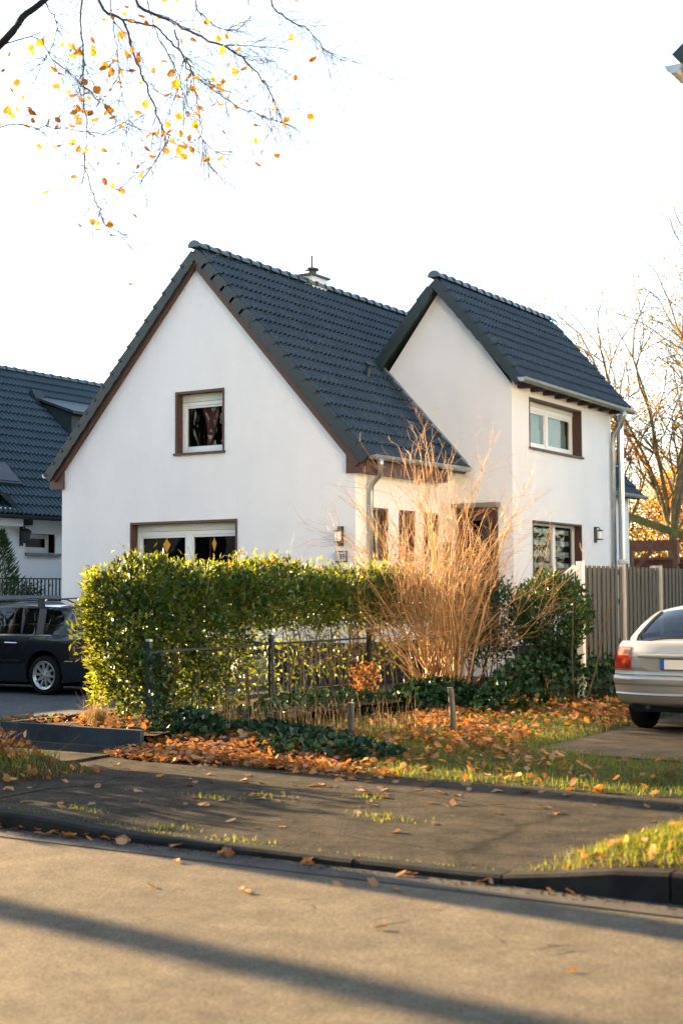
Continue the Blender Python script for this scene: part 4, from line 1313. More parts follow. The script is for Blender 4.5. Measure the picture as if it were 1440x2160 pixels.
class Car:
    """x = forward, y = left, z up. A profile wraps the body lengthways; side panels are cut from the same outline."""
    def __init__(self, name, loc, rz, hw, wheels, wheel_r, paint):
        self.e = empty(name, loc, rz)
        self.hw, self.wheels, self.wr, self.paint = hw, wheels, wheel_r, M[paint]
    def shell(self, name, prof, mat_, corner, nt=13, parent=None, t0=-1.0, t1=1.0, out=0.0):
        """prof: list of (x, z); corner(x, z) -> rounding depth at the side edge"""
        pr_ = [np.array(p, float) for p in prof]
        n = len(pr_)
        v, f = [], []
        for i, p in enumerate(pr_):
            d = pr_[min(i + 1, n - 1)] - pr_[max(i - 1, 0)]
            d = d / (np.linalg.norm(d) + 1e-9)
            nn = self.out_dir(p, d)
            k = corner(p[0], p[1])
            for j in range(nt):
                t = t0 + (t1 - t0) * j / (nt - 1)
                q = p - nn * k * abs(t) ** 3.2 + nn * out
                w = self.hw(q[0], q[1])
                v.append((q[0], t * w, q[1]))
        for i in range(n - 1):
            for j in range(nt - 1):
                a = i * nt + j
                f.append((a, a + nt, a + nt + 1, a + 1))
        b_ = MB().add(v, f)
        return b_.build(name, mat_, parent or self.e, smooth=True, fix=False)
    def out_dir(self, p, d):
        """outward direction of the profile; at the bumpers the corners are drawn in straight along the car"""
        if p[1] < 0.94 and p[0] < 0.2: return np.array([-1.0, 0.0])
        if p[1] < 0.7 and p[0] > 3.3: return np.array([1.0, 0.0])
        return np.array([-d[1], d[0]])
    def edge(self, prof, corner):
        pr_ = [np.array(p, float) for p in prof]
        n = len(pr_); out = []
        for i, p in enumerate(pr_):
            d = pr_[min(i + 1, n - 1)] - pr_[max(i - 1, 0)]
            d = d / (np.linalg.norm(d) + 1e-9)
            nn = self.out_dir(p, d)
            q = p - nn * corner(p[0], p[1])
            out.append((q[0], q[1]))
        return out
    def side(self, name, outline, holes, mat_, parent=None, out=0.0, step=0.09, sides=(1, -1)):
        """panel cut from the car's flank by 2-D constrained triangulation"""
        pts, edges = [], []
        def loop(lp):
            k = len(pts)
            for p in lp: pts.append(Vector((p[0], p[1])))
            m = len(lp)
            for i in range(m): edges.append((k + i, k + (i + 1) % m))
        loop(outline)
        for h in holes: loop(h)
        xs = [p[0] for p in outline]; zs = [p[1] for p in outline]
        def inside(x, z, poly):
            c = False; m = len(poly); j = m - 1
            for i in range(m):
                xi, zi = poly[i]; xj, zj = poly[j]
                if (zi > z) != (zj > z) and x < (xj - xi) * (z - zi) / (zj - zi) + xi: c = not c
                j = i
            return c
        x = min(xs) + step / 2
        while x < max(xs):
            z = min(zs) + step / 2
            while z < max(zs):
                if inside(x, z, outline) and not any(inside(x, z, h) for h in holes):
                    pts.append(Vector((x, z)))
                z += step
            x += step
        vs, es, fs, *_ = delaunay_2d_cdt(pts, edges, [], 0, 1e-5)
        good = []
        for f_ in fs:
            cx_ = sum(vs[i].x for i in f_) / 3; cz_ = sum(vs[i].y for i in f_) / 3
            if inside(cx_, cz_, outline) and not any(inside(cx_, cz_, h) for h in holes):
                good.append(tuple(f_))
        for s in sides:
            b_ = MB().add([(p.x, s * (self.hw(p.x, p.y) + out), p.y) for p in vs], [g_[::-1] for g_ in good] if s > 0 else good)
            o = b_.build(name, mat_, parent or self.e, smooth=True, fix=False)
        return o
    def wheel(self, x, y, spokes=10, rim='alloy', width=0.21):
        r_ = self.wr
        s = 1 if y > 0 else -1
        b_ = MB().lathe((x, y, r_), [(r_ * 0.73, -width / 2), (r_ * 0.93, -width / 2), (r_ * 0.99, -width * 0.38), (r_, -width * 0.2), (r_, width * 0.2), (r_ * 0.99, width * 0.38), (r_ * 0.93, width / 2), (r_ * 0.73, width / 2)], 36, 'y')
        b_.f = b_.f[:-2]
        w = b_.build('wheel', M['rubber'], self.e, smooth=True)
        q = MB()
        yo = y + s * width * 0.44
        q.lathe((x, yo, r_), [(r_ * 0.60, -0.03 * s), (r_ * 0.75, 0.004 * s), (r_ * 0.71, 0.010 * s), (r_ * 0.58, -0.02 * s)], 36, 'y')
        q.f = q.f[:-2]
        for i in range(spokes):
            a = 2 * PI * i / spokes + 0.1
            c, sn = math.cos(a), math.sin(a)
            p0 = Vector((x + c * r_ * 0.12, yo - 0.012 * s, r_ + sn * r_ * 0.12)); p1 = Vector((x + c * r_ * 0.68, yo - 0.006 * s, r_ + sn * r_ * 0.68))
            tt = Vector((-sn, 0, c))
            w0, w1 = r_ * 0.075, r_ * 0.045
            yv = Vector((0, -0.035 * s, 0))
            q.add([p0 - tt * w0, p0 + tt * w0, p1 + tt * w1, p1 - tt * w1, p0 - tt * w0 + yv, p0 + tt * w0 + yv, p1 + tt * w1 + yv, p1 - tt * w1 + yv],
                  [(0, 1, 2, 3), (4, 7, 6, 5), (0, 4, 5, 1), (1, 5, 6, 2), (2, 6, 7, 3), (3, 7, 4, 0)])
        q.lathe((x, yo, r_), [(r_ * 0.34, -0.04 * s), (r_ * 0.30, -0.012 * s), (r_ * 0.1, -0.004 * s), (0.005, 0.0)], 20, 'y')
        q.build('rim', M[rim], w)
        hb = MB().lathe((x, yo - 0.075 * s, r_), [(r_ * 0.70, 0), (r_ * 0.70, 0.002 * s)], 24, 'y'); hb.build('brake_drum', M['cartrim'], w)
        bo = MB()
        for i in range(5):
            a = 2 * PI * i / 5
            bo.lathe((x + math.cos(a) * r_ * 0.2, yo - 0.008 * s, r_ + math.sin(a) * r_ * 0.2), [(0.011, 0), (0.011, 0.004 * s)], 8, 'y')
        bo.build('wheel_bolt', M['cartrim'], w)

def arch(cx, r_, z0, n=14, zc=None):
    zc = zc if zc is not None else r_ * 0.93
    a0 = math.asin(max(-1, min(1, (z0 - zc) / r_)))
    return [(cx + r_ * math.cos(a), zc + r_ * math.sin(a)) for a in np.linspace(a0, PI - a0, n)]

# --- black estate car. x forward = towards the left of the picture
def wagon():
    def hw(x, z):
        plan = 0.895
        t = max(0, (x - 3.0) / 0.85); plan -= 0.16 * min(1, t) ** 2
        t = max(0, (-0.35 - x) / 0.65); plan -= 0.07 * min(1, t) ** 2
        if z < 0.55: s = 1 - 0.05 * ((0.55 - z) / 0.35) ** 2
        elif z < 0.92: s = 1 - 0.015 * ((z - 0.55) / 0.37) ** 2
        else: s = 0.985 - 0.30 * (z - 0.92) - 0.05 * max(0, z - 1.35)
        return plan * s
    c = Car('black_estate_car', (-16.22, 17.90, 0.008), rad(180 + 3), hw, None, 0.318, 'carblack')
    tag(c.e, 'black estate car with chrome side strip parked on the drive beside the white house', 'car')
    rear = [(-0.86, 0.24), (-0.97, 0.32), (-1.0, 0.42), (-1.0, 0.56), (-0.96, 0.64), (-0.93, 0.85), (-0.88, 0.95)]
    glass_r = [(-0.88, 0.95), (-0.76, 1.15), (-0.62, 1.36)]
    roofp = [(-0.62, 1.36), (-0.55, 1.43), (-0.3, 1.475), (0.3, 1.50), (0.9, 1.505), (1.4, 1.48), (1.65, 1.44)]
    ws = [(1.65, 1.44), (2.0, 1.26), (2.45, 1.0)]
    hood = [(2.45, 1.0), (2.8, 0.95), (3.3, 0.88), (3.6, 0.80), (3.68, 0.70)]
    nose = [(3.68, 0.70), (3.74, 0.55), (3.74, 0.40), (3.68, 0.30), (3.55, 0.22)]
    corner = lambda x, z: 0.07 if z > 1.30 else (0.10 if (x < -0.8 or x > 3.3) else 0.05)
    body = [c.shell('rear_panel', catmull(rear), M['carblack'], corner),
            c.shell('rear_window', catmull(glass_r), M['carglass'], corner),
            c.shell('roof', catmull(roofp), M['carblack'], corner),
            c.shell('windscreen', catmull(ws), M['carglass'], corner),
            c.shell('bonnet', catmull(hood), M['carblack'], corner),
            c.shell('front_bumper', catmull(nose), M['carblack'], corner)]
    full = catmull(rear) + catmull(glass_r)[1:] + catmull(roofp)[1:] + catmull(ws)[1:] + catmull(hood)[1:] + catmull(nose)[1:]
    ed = c.edge(full, corner)
    # outline: over the top, then back along the sill with two arches
    zs = 0.20
    bottom = arch(2.83, 0.375, zs)          # goes from +x side over to -x side
    bottom2 = arch(0.0, 0.375, zs)
    outline = ed + [(3.4, zs)] + bottom + [(2.2, zs), (1.4, zs), (0.7, zs)] + bottom2 + [(-0.6, zs + 0.02)]
    side_w = [[(2.28, 0.985), (1.62, 1.36), (1.42, 1.385), (1.42, 0.985)],
              [(1.34, 0.985), (1.34, 1.39), (0.78, 1.405), (0.55, 1.40), (0.50, 0.98)],
              [(0.46, 0.98), (0.51, 1.398), (0.20, 1.39), (0.18, 0.975)],
              [(0.02, 0.975), (0.04, 1.385), (-0.40, 1.34), (-0.52, 1.28), (-0.66, 0.985)]]
    c.side('side_panel', outline, side_w, M['carblack'])
    for w in side_w:
        c.side('side_window', w, [], M['carglass'], out=-0.012, step=0.15)
    # black pillar facings between the panes, chrome trims, door seams
    c.side('window_pillar', [(0.17, 0.976), (0.19, 1.388), (0.05, 1.385), (0.03, 0.976)], [], M['cartrim'], out=0.004, step=0.2)
    c.side('window_chrome', [(2.3, 0.955), (2.3, 0.972), (0.2, 0.966), (-0.68, 0.972), (-0.68, 0.957), (0.2, 0.950)], [], M['chrome'], out=0.006, step=0.3)
    for a, b_ in ((2.30, 1.42), (1.40, 0.48), (-0.44, -0.92)):
        c.side('side_strip', [(a, 0.545), (a, 0.560), (b_, 0.560), (b_, 0.545)], [], M['chrome'], out=0.008, step=0.3)
        c.side('side_guard', [(a, 0.500), (a, 0.543), (b_, 0.543), (b_, 0.500)], [], M['carblack'], out=0.010, step=0.3)
    for d in (0.68,):
        for s in (1, -1):
            hd = MB()
            hd.tube([(d - 0.12, s * (hw(d - .12, .83) + .004), 0.83), (d - 0.10, s * (hw(d, .83) + .035), 0.832), (d + 0.10, s * (hw(d, .83) + .035), 0.836), (d + 0.12, s * (hw(d + .12, .83) + .004), 0.836)], 0.014, 6)
            hd.build('door_handle', M['chrome'], c.e)
    def seam(pts):
        for s in (1, -1):
            MB().tube([(x, s * (hw(x, z) + 0.0005), z) for x, z in pts], 0.0035, 4).build('door_seam', M['rubber'], c.e)
    seam([(1.38, 1.39), (1.38, 0.9), (1.36, 0.22)])
    seam([(0.19, 1.38), (0.18, 0.97), (0.26, 0.84), (0.42, 0.72), (0.50, 0.62), (0.52, 0.22)])
    # roof rails
    for s in (1, -1):
        MB().tube([(1.35, s * 0.62, 1.47), (1.2, s * 0.62, 1.525), (0.4, s * 0.62, 1.555), (-0.25, s * 0.62, 1.535), (-0.45, s * 0.62, 1.46)], 0.014, 6).build('roof_rail', M['cartrim'], c.e)
        MB().box(0.22, 0.34, s * 0.62 - 0.02, s * 0.62 + 0.02, 1.44, 1.55).build('rail_foot', M['cartrim'], c.e)
        MB().tube([(-0.87, s * 0.70, 0.62), (-0.96, s * 0.70, 0.62)], 0.001, 3)
    tl = c.shell('tail_light', catmull([(-0.955, 0.66), (-0.93, 0.85)]), M['redlens'], corner, nt=5, t0=0.72, t1=1.0, out=0.008)
    tl = c.shell('tail_light', catmull([(-0.955, 0.66), (-0.93, 0.85)]), M['redlens'], corner, nt=5, t0=-1.0, t1=-0.72, out=0.008)
    # interior: floor, seats, headrests
    MB().box(-0.7, 3.3, -0.78, 0.78, 0.22, 0.30).build('floor_pan', M['cartrim'], c.e)
    MB().box(-0.85, 3.5, -0.66, 0.66, 0.14, 0.219).build('underbody', M['rubber'], c.e)
    for x0 in (0.35, 1.35):
        for yy in (-0.38, 0.38):
            st = MB()
            st.prism([(x0, 0.5), (x0 - 0.22, 1.1), (x0 - 0.10, 1.12), (x0 + 0.12, 0.55)], lambda a, z_, d: (a, d, z_), yy - 0.24, yy + 0.24)
            st.prism([(x0, 0.45), (x0 + 0.5, 0.5), (x0 + 0.5, 0.6), (x0, 0.58)], lambda a, z_, d: (a, d, z_), yy - 0.24, yy + 0.24)
            st.build('seat', M['seat'], c.e)
            MB().box(x0 - 0.26, x0 - 0.16, yy - 0.13, yy + 0.13, 1.14, 1.31).build('headrest', M['seat'], c.e, bevel=0.03)
    # wheel houses
    for wx in (0.0, 2.83):
        for s in (1, -1):
            lv = MB()
            aa_ = np.linspace(-0.25, PI + 0.25, 15)
            r2 = 0.385
            k = 0
            lv.v += [(wx + r2 * math.cos(a), s * 0.88, 0.35 + r2 * math.sin(a)) for a in aa_] + [(wx + r2 * math.cos(a), s * 0.45, 0.35 + r2 * math.sin(a)) for a in aa_]
            lv.f += [(i, i + 1, 16 + i, 15 + i) for i in range(14)] + [tuple(range(15, 30))]
            lv.build('wheel_house', M['rubber'], c.e, fix=False)
            c.wheel(wx, s * 0.775, 10)
    return c
wagon()

# --- silver saloon seen from behind
def saloon():
    def hw(x, z):
        plan = 0.878
        t = max(0, (0.75 - x) / 0.75); plan -= 0.04 * min(1, t) ** 2.0
        t = max(0, (x - 3.5) / 1.0); plan -= 0.17 * min(1, t) ** 2
        if z < 0.60: s = 1 - 0.05 * ((0.60 - z) / 0.35) ** 2
        elif z < 0.95: s = 1 - 0.095 * ((z - 0.60) / 0.35) ** 1.6
        else: s = 0.905 - 0.30 * (z - 0.95) - 0.42 * (z - 0.95) ** 2
        return plan * s
    c = Car('silver_saloon_car', (-5.13, 15.42, 0.022), rad(90), hw, None, 0.315, 'carsilver')
    tag(c.e, 'champagne silver saloon car seen from behind on the concrete parking pad', 'car')
    z_ = -0.135 + 0.0
    corner = lambda x, z: (0.16 if (x < 0.7 and z < 0.62) else (0.13 if (x < 0.7 and z < 1.02) else (0.06 if z < 1.02 else 0.075)))
    bump_lo = [(0.20, 0.20), (0.10, 0.24), (0.045, 0.30), (0.03, 0.325)]
    bump_line = [(0.03, 0.325), (0.012, 0.335), (0.012, 0.345), (0.022, 0.36)]
    bump_mid = [(0.022, 0.36), (0.018, 0.40), (0.016, 0.43), (0.012, 0.445), (-0.006, 0.465), (-0.010, 0.50), (-0.008, 0.525), (0.010, 0.545), (0.045, 0.556)]
    lid = [(0.052, 0.562), (0.060, 0.60), (0.064, 0.68), (0.066, 0.735), (0.068, 0.775), (0.076, 0.83), (0.105, 0.90), (0.16, 0.935), (0.30, 0.952), (0.42, 0.962)]
    glass_ = [(0.42, 0.962), (0.60, 1.07), (0.85, 1.205), (1.08, 1.295)]
    roofp = [(1.08, 1.295), (1.25, 1.338), (1.7, 1.362), (2.2, 1.345), (2.5, 1.295)]
    ws = [(2.5, 1.295), (2.9, 1.10), (3.3, 0.88)]
    hood = [(3.3, 0.88), (3.7, 0.82), (4.2, 0.72), (4.42, 0.62)]
    nose = [(4.42, 0.62), (4.52, 0.48), (4.52, 0.34), (4.45, 0.22)]
    c.shell('bumper', catmull(bump_lo), M['carsilver'], corner)
    c.shell('bumper', catmull(bump_line, 3), M['carsilver'], corner)
    c.shell('bumper', catmull(bump_mid, 5), M['carsilver'], corner, nt=21)
    c.shell('boot_lid', catmull(lid, 5), M['carsilver'], corner, nt=21)
    c.shell('rear_window', catmull(glass_), M['carglass'], corner)
    c.shell('roof', catmull(roofp), M['carsilver'], corner)
    c.shell('windscreen', catmull(ws), M['carglass'], corner)
    c.shell('bonnet', catmull(hood), M['carsilver'], corner)
    c.shell('front_bumper', catmull(nose), M['carsilver'], corner)
    c.shell('seam_backing', [(0.06, 0.545), (0.075, 0.57)], M['rubber'], corner)
    full = catmull(bump_lo) + catmull(bump_line, 3)[1:] + catmull(bump_mid, 5)[1:] + catmull(lid, 5) + catmull(glass_)[1:] + catmull(roofp)[1:] + catmull(ws)[1:] + catmull(hood)[1:] + catmull(nose)[1:]
    ed = c.edge(full, corner)
    zs = 0.18
    outline = ed + [(4.0, zs)] + arch(3.55, 0.36, zs) + [(2.9, zs), (2.0, zs), (1.3, zs)] + arch(0.92, 0.36, zs) + [(0.45, zs + 0.01)]
    wins = [[(3.0, 0.92), (2.55, 1.19), (2.25, 1.245), (1.95, 1.255), (1.95, 0.91)], [(1.87, 0.91), (1.87, 1.255), (1.5, 1.245), (1.2, 1.19), (0.98, 1.08), (0.9, 0.93)]]
    c.side('side_panel', outline, wins, M['carsilver'])
    for w in wins: c.side('side_window', w, [], M['carglass'], out=-0.01, step=0.15)
    # black rubber edging and body-colour pillars beside the rear window
    for s in (1, -1):
        t_in = 0.885
        pts = []
        for x, z in catmull(glass_):
            k = corner(x, z)
            pts.append((x, s * hw(x, z) * t_in, z - k * 0.62 * 0.88 + 0.004))
        MB().tube(pts, 0.010, 5).build('window_seal', M['rubber'], c.e)
        # pillar strip over the glass edge
        q = MB()
        ps = catmull(glass_)
        n = len(ps)
        for i, p in enumerate(ps):
            d = np.array(ps[min(i + 1, n - 1)]) - np.array(ps[max(i - 1, 0)]); d = d / np.linalg.norm(d); nn = np.array([-d[1], d[0]])
            k = corner(*p)
            for t in (0.90, 0.95, 1.0):
                w_ = np.array(p) - nn * k * t ** 3.2 + nn * 0.005
                q.v.append((w_[0], s * t * hw(w_[0], w_[1]), w_[1]))
        for i in range(n - 1):
            for j in range(2):
                a = i * 3 + j
                q.f.append((a, a + 1, a + 4, a + 3))
        q.build('pillar', M['carsilver'], c.e, smooth=True, fix=False)
    pts = [(0.415, t * hw(0.42, 0.96) * 0.9, 0.966 - corner(0.42, 0.962) * abs(t * 0.9) ** 3.2) for t in np.linspace(-1, 1, 15)]
    MB().tube(pts, 0.009, 5).build('window_seal', M['rubber'], c.e)
    # tail lights, wrapped round the corners
    lz = [0.622, 0.66, 0.70, 0.75, 0.79, 0.82, 0.85, 0.875]
    lid_c = catmull(lid, 5)
    def lid_x(z):
        for i in range(len(lid_c) - 1):
            if lid_c[i][1] <= z <= lid_c[i + 1][1]:
                t = (z - lid_c[i][1]) / (lid_c[i + 1][1] - lid_c[i][1] + 1e-9)
                return lid_c[i][0] * (1 - t) + lid_c[i + 1][0] * t
        return lid_c[-1][0]
    def surf(z, t, out):
        x = lid_x(z); k = 0.13
        w_ = hw(x, z)
        tt = min(t, 1.0)
        return (x + k * tt ** 3.2 - out, tt * w_ + (0.006 if t >= 0.99 else 0), z)
    for s in (1, -1):
        def patch(name, mat_, zs_, tin, tout, out, parent, nt=7):
            q = MB()
            for z in zs_:
                a, b_ = tin(z), tout(z)
                for j in range(nt):
                    t = a + (b_ - a) * j / (nt - 1)
                    x, y_, zz_ = surf(z, t, out)
                    q.v.append((x, s * y_, zz_))
            for i in range(len(zs_) - 1):
                for j in range(nt - 1):
                    a = i * nt + j
                    q.f.append((a, a + 1, a + nt + 1, a + nt))
            return q.build(name, mat_, parent, smooth=True, fix=False)
        tin = lambda z: 0.735 + 0.055 * ((z - 0.622) / 0.253)
        tout = lambda z: 1.0
        tl = patch('tail_light', M['redlens'], lz, tin, tout, 0.007, c.e, 9)
        # flank part of the lens
        q = MB()
        for z in lz:
            x0, y0_, _z = surf(z, 1.0, 0.007)
            x1 = x0 + 0.34 - 0.26 * max(0, (z - 0.80) / 0.08)
            for x in (x0, (x0 + x1) / 2, x1):
                q.v.append((x, s * (hw(x, z) + 0.007), z))
        for i in range(len(lz) - 1):
            for j in range(2):
                a = i * 3 + j
                q.f.append((a, a + 1, a + 4, a + 3))
        q.build('side_lens', M['amberlens'], tl, smooth=True, fix=False)
        patch('indicator_lens', M['amberlens'], [0.775, 0.80, 0.83, 0.862], lambda z: 0.80, lambda z: 0.985, 0.011, tl)
        patch('reverse_lens', M['darklens'], [0.795, 0.82, 0.845], lambda z: 0.82, lambda z: 0.905, 0.015, tl)
        # round lamp ring
        def disc(name, mat_, tc_, zc_, r0, r1, out):
            q = MB(); m_ = 20
            for r_ in (r0, r1):
                for i in range(m_):
                    a = 2 * PI * i / m_
                    z = zc_ + r_ * math.sin(a); t = tc_ + r_ * math.cos(a) / 0.80
                    x, y_, zz_ = surf(z, t, out); q.v.append((x, s * y_, zz_))
            for i in range(m_):
                q.f.append((i, (i + 1) % m_, m_ + (i + 1) % m_, m_ + i))
            q.build(name, mat_, tl, smooth=True, fix=False)
        disc('lamp_ring', M['darklens'], 0.865, 0.705, 0.066, 0.058, 0.013)
        disc('fog_lens', M['darklens'], 0.80, 0.655, 0.001, 0.027, 0.016)
        disc('reflector', M['amberlens'], 0.865, 0.705, 0.001, 0.025, 0.014)
        # bumper corner mould
        c.shell('bumper_mould', [(-0.022, 0.49), (-0.028, 0.505), (-0.022, 0.52)], M['carsilver'], corner, nt=5, t0=0.70 if s > 0 else -1.0, t1=1.0 if s > 0 else -0.70, out=0.004)
    # number plate in its recess, chrome bar above
    rc = MB()
    rc.box(0.050, 0.058, -0.46, 0.46, 0.625, 0.775)
    MB().prism([(-0.46, 0.64), (-0.40, 0.612), (0.40, 0.612), (0.46, 0.64), (0.50, 0.775), (-0.50, 0.775)], lambda a, z__, d: (d, a, z__), 0.056, 0.059).build('plate_recess', M['carsilver'], c.e)
    MB().box(0.040, 0.054, -0.26, 0.26, 0.622, 0.742).build('plate_holder', M['rubber'], c.e)
    pl_ = MB().box(0.034, 0.0398, -0.215, 0.2575, 0.632, 0.738).build('registration_plate', M['regplate'], c.e)
    # blue country band is at the left of the plate (car's left side)
    MB().box(0.034, 0.0398, 0.2175 - 0.0, 0.2575, 0.632, 0.738)
    pl_.data = MB().box(0.034, 0.0398, -0.2575, 0.212, 0.632, 0.738).mesh('registration_plate', M['regplate'])
    MB().box(0.0338, 0.0396, 0.2122, 0.2575, 0.632, 0.738).build('country_band', M['regblue'], pl_)
    cb_ = MB(); n = 17
    for (dx, dz) in ((0.03, 0.755), (0.022, 0.775), (0.03, 0.795), (0.07, 0.80), (0.07, 0.75)):
        for i in range(n):
            t = -0.52 + 1.04 * i / (n - 1)
            cb_.v.append((dx + 0.06 * abs(t / 0.9) ** 3, t, dz))
    for r_ in range(4):
        for i in range(n - 1):
            a = r_ * n + i
            cb_.f.append((a, a + 1, a + n + 1, a + n))
    cb_.build('boot_garnish', M['carsilver'], c.e, smooth=True)
    MB().box(0.045, 0.10, -0.44, 0.44, 0.752, 0.756).build('garnish_shadow_gap', M['rubber'], c.e)
    # inside
    MB().box(0.5, 3.9, -0.75, 0.75, 0.22, 0.30).build('floor_pan', M['cartrim'], c.e)
    MB().box(0.20, 4.2, -0.66, 0.66, 0.14, 0.219).build('underbody', M['rubber'], c.e)
    MB().box(0.5, 1.05, -0.6, 0.6, 0.86, 0.90).build('parcel_shelf', M['cartrim'], c.e)
    for x0 in (1.25, 2.35):
        for yy in (-0.36, 0.36):
            st = MB()
            st.prism([(x0, 0.45), (x0 - 0.25, 0.98), (x0 - 0.13, 1.0), (x0 + 0.12, 0.5)], lambda a, zq, d: (a, d, zq), yy - 0.24, yy + 0.24)
            st.build('seat', M['seat'], c.e)
            MB().box(x0 - 0.27, x0 - 0.18, yy - 0.13, yy + 0.13, 1.01, 1.16).build('headrest', M['seat'], c.e, bevel=0.03)
    for wx in (0.92, 3.55):
        for s in (1, -1):
            lv = MB(); aa_ = np.linspace(-0.25, PI + 0.25, 15); r2 = 0.37
            lv.v += [(wx + r2 * math.cos(a), s * 0.85, 0.33 + r2 * math.sin(a)) for a in aa_] + [(wx + r2 * math.cos(a), s * 0.45, 0.33 + r2 * math.sin(a)) for a in aa_]
            lv.f += [(i, i + 1, 16 + i, 15 + i) for i in range(14)] + [tuple(range(15, 30))]
            lv.build('wheel_house', M['rubber'], c.e, fix=False)
            c.wheel(wx, s * 0.755, 7, width=0.2)
    MB().tube([(0.14, 0.45, 0.2), (0.5, 0.45, 0.22)], 0.03, 8).build('exhaust', M['iron'], c.e)
    MB().box(0.30, 0.45, -0.7, 0.7, 0.19, 0.42).build('rear_valance', M['rubber'], c.e)
    for ch in c.e.children:
        if not ch.name.startswith('wheel') or ch.name.startswith('wheel_house'):
            ch.location.z += 0.11
    return c
saloon()

# ------------------------------------------------------------------ growing things
class Twigs:
    """many thin tapered tubes gathered as numpy rings"""
    def __init__(self, sides=4):
        self.s = sides; self.v = []; self.f = []; self.n = 0
        a = np.arange(sides) * 2 * PI / sides
        self.ca, self.sa = np.cos(a)[:, None], np.sin(a)[:, None]
    def path(self, P, r0, r1):
        P = np.asarray(P, float); k = len(P); s = self.s
        d = np.gradient(P, axis=0); d = unit(d)
        ref = np.array([0.31, 0.22, 0.92]) if abs(d[0][2]) < 0.85 else np.array([1.0, 0.2, 0.0])
        a = unit(np.cross(d, ref)); b = np.cross(d, a)
        r = np.linspace(r0, r1, k)[:, None, None]
        ring = P[:, None, :] + r * (self.ca[None] * a[:, None, :] + self.sa[None] * b[:, None, :])
        self.v.append(ring.reshape(-1, 3))
        i = np.arange((k - 1) * s); q = i // s; j = i % s
        f = np.stack([q * s + j, q * s + (j + 1) % s, (q + 1) * s + (j + 1) % s, (q + 1) * s + j], 1) + self.n
        self.f.append(f); self.n += k * s
    def build(self, name, m, parent=None):
        return np_mesh(name, np.concatenate(self.v), np.concatenate(self.f), m, parent, smooth=True)

def wander(p, d, L, n, jit, up=0.0):
    """a path of n+1 points that wanders and bends"""
    p = np.array(p, float); d = unit(np.array(d, float)); out = [p.copy()]
    for i in range(n):
        d = unit(d + rng.normal(0, jit, 3) + np.array([0, 0, up]))
        p = p + d * L / n
        out.append(p.copy())
    return np.array(out), d

def off_dir(d, ang):
    a = unit(np.cross(d, rng.normal(size=3)))
    return unit(d * math.cos(ang) + a * math.sin(ang))

# ---- hedge along the drive
hedge = empty('hedge', (-10.85, 15.0, 0)); tag(hedge, 'clipped laurel hedge with sunlit yellow-green leaves and bare lower stems beside the drive', 'hedge')
HE = np.array([10.85, -15.0, 0.0])
st = Twigs(5)
for i in range(74):
    y = rng.uniform(12.5, 19.6)
    x = rng.uniform(-11.15, -10.5)
    P, d = wander((x, y, 0.1), (rng.normal(0, .12), rng.normal(0, .14), 1), rng.uniform(1.2, 1.75), 7, 0.07, 0.05)
    st.path(P + HE, rng.uniform(.008, .018), .005)
    for k in range(rng.integers(3, 7)):
        q = P[rng.integers(2, 7)]
        B, _ = wander(q, off_dir(d, rng.uniform(.4, 1.0)), rng.uniform(.3, .8), 4, .15, .05)
        st.path(B + HE, .005, .002)
st.build('stems', M['stem'], hedge)

def hedge_top(y): return 1.97 - 0.27 * (1 - smoothstep(12.3, 13.3, y)) ** 1.5 - 0.05 * smoothstep(15, 17, y) + 0.06 * math.sin(y * 2.1) + 0.05 * math.sin(y * 5.3 + 1) + 0.04 * math.sin(y * 11.7)
def hedge_pts(n):
    out = []
    while len(out) < n:
        y = rng.uniform(12.35, 19.7); z = rng.uniform(0.2, 2.1); u = rng.uniform(-1, 1)
        if z > hedge_top(y) + rng.normal(0, .02): continue
        # near the drive entrance the hedge is leafy to the ground, further on only at the top
        far = smoothstep(13.6, 15.4, y)
        if z < 1.2:
            keep = (1.0 - 0.93 * far) * (0.4 + 0.6 * smoothstep(0.15, 0.9, z))
            keep *= 0.75 + 0.25 * math.sin(y * 7 + z * 5)
            if z < 0.95 and y > 13.3: keep *= 0.8
            if rng.uniform() > keep: continue
        else:
            dn = 1.0 if z > 1.45 else 0.75 - 0.25 * far
            if rng.uniform() > dn: continue
        wdt = 0.50 * (0.62 + 0.38 * smoothstep(0.2, 1.3, z))
        wdt *= 1 - 0.30 * smoothstep(1.7, 2.05, z)
        wdt += 0.10 * vnoise(y, z, 1.8, 5.0)
        # surface biased
        if abs(u) < 0.55 and rng.uniform() < 0.55: continue
        # the near end bulges at chest height and draws in towards the ground
        yend = 12.28 + 0.55 * (1 - smoothstep(.25, 1.15, z)) + 0.22 * smoothstep(1.5, 1.95, z) + 0.12 * u * u + 0.10 * vnoise(u * 2, z, 2.3, 3.0)
        if y < yend: continue
        yy = y
        # clumps and holes
        hole = vnoise(y * 1.3, z * 1.6 + u * .4, 2.6, 8.0)
        if hole > (0.62 if z > 1.25 else 0.30) and rng.uniform() < (0.5 if z > 1.25 else .85): continue
        if y > 15.2 and rng.uniform() < 0.35: continue
        out.append((-10.86 + u * wdt, yy, z))
    return np.array(out)
P = hedge_pts(26000)
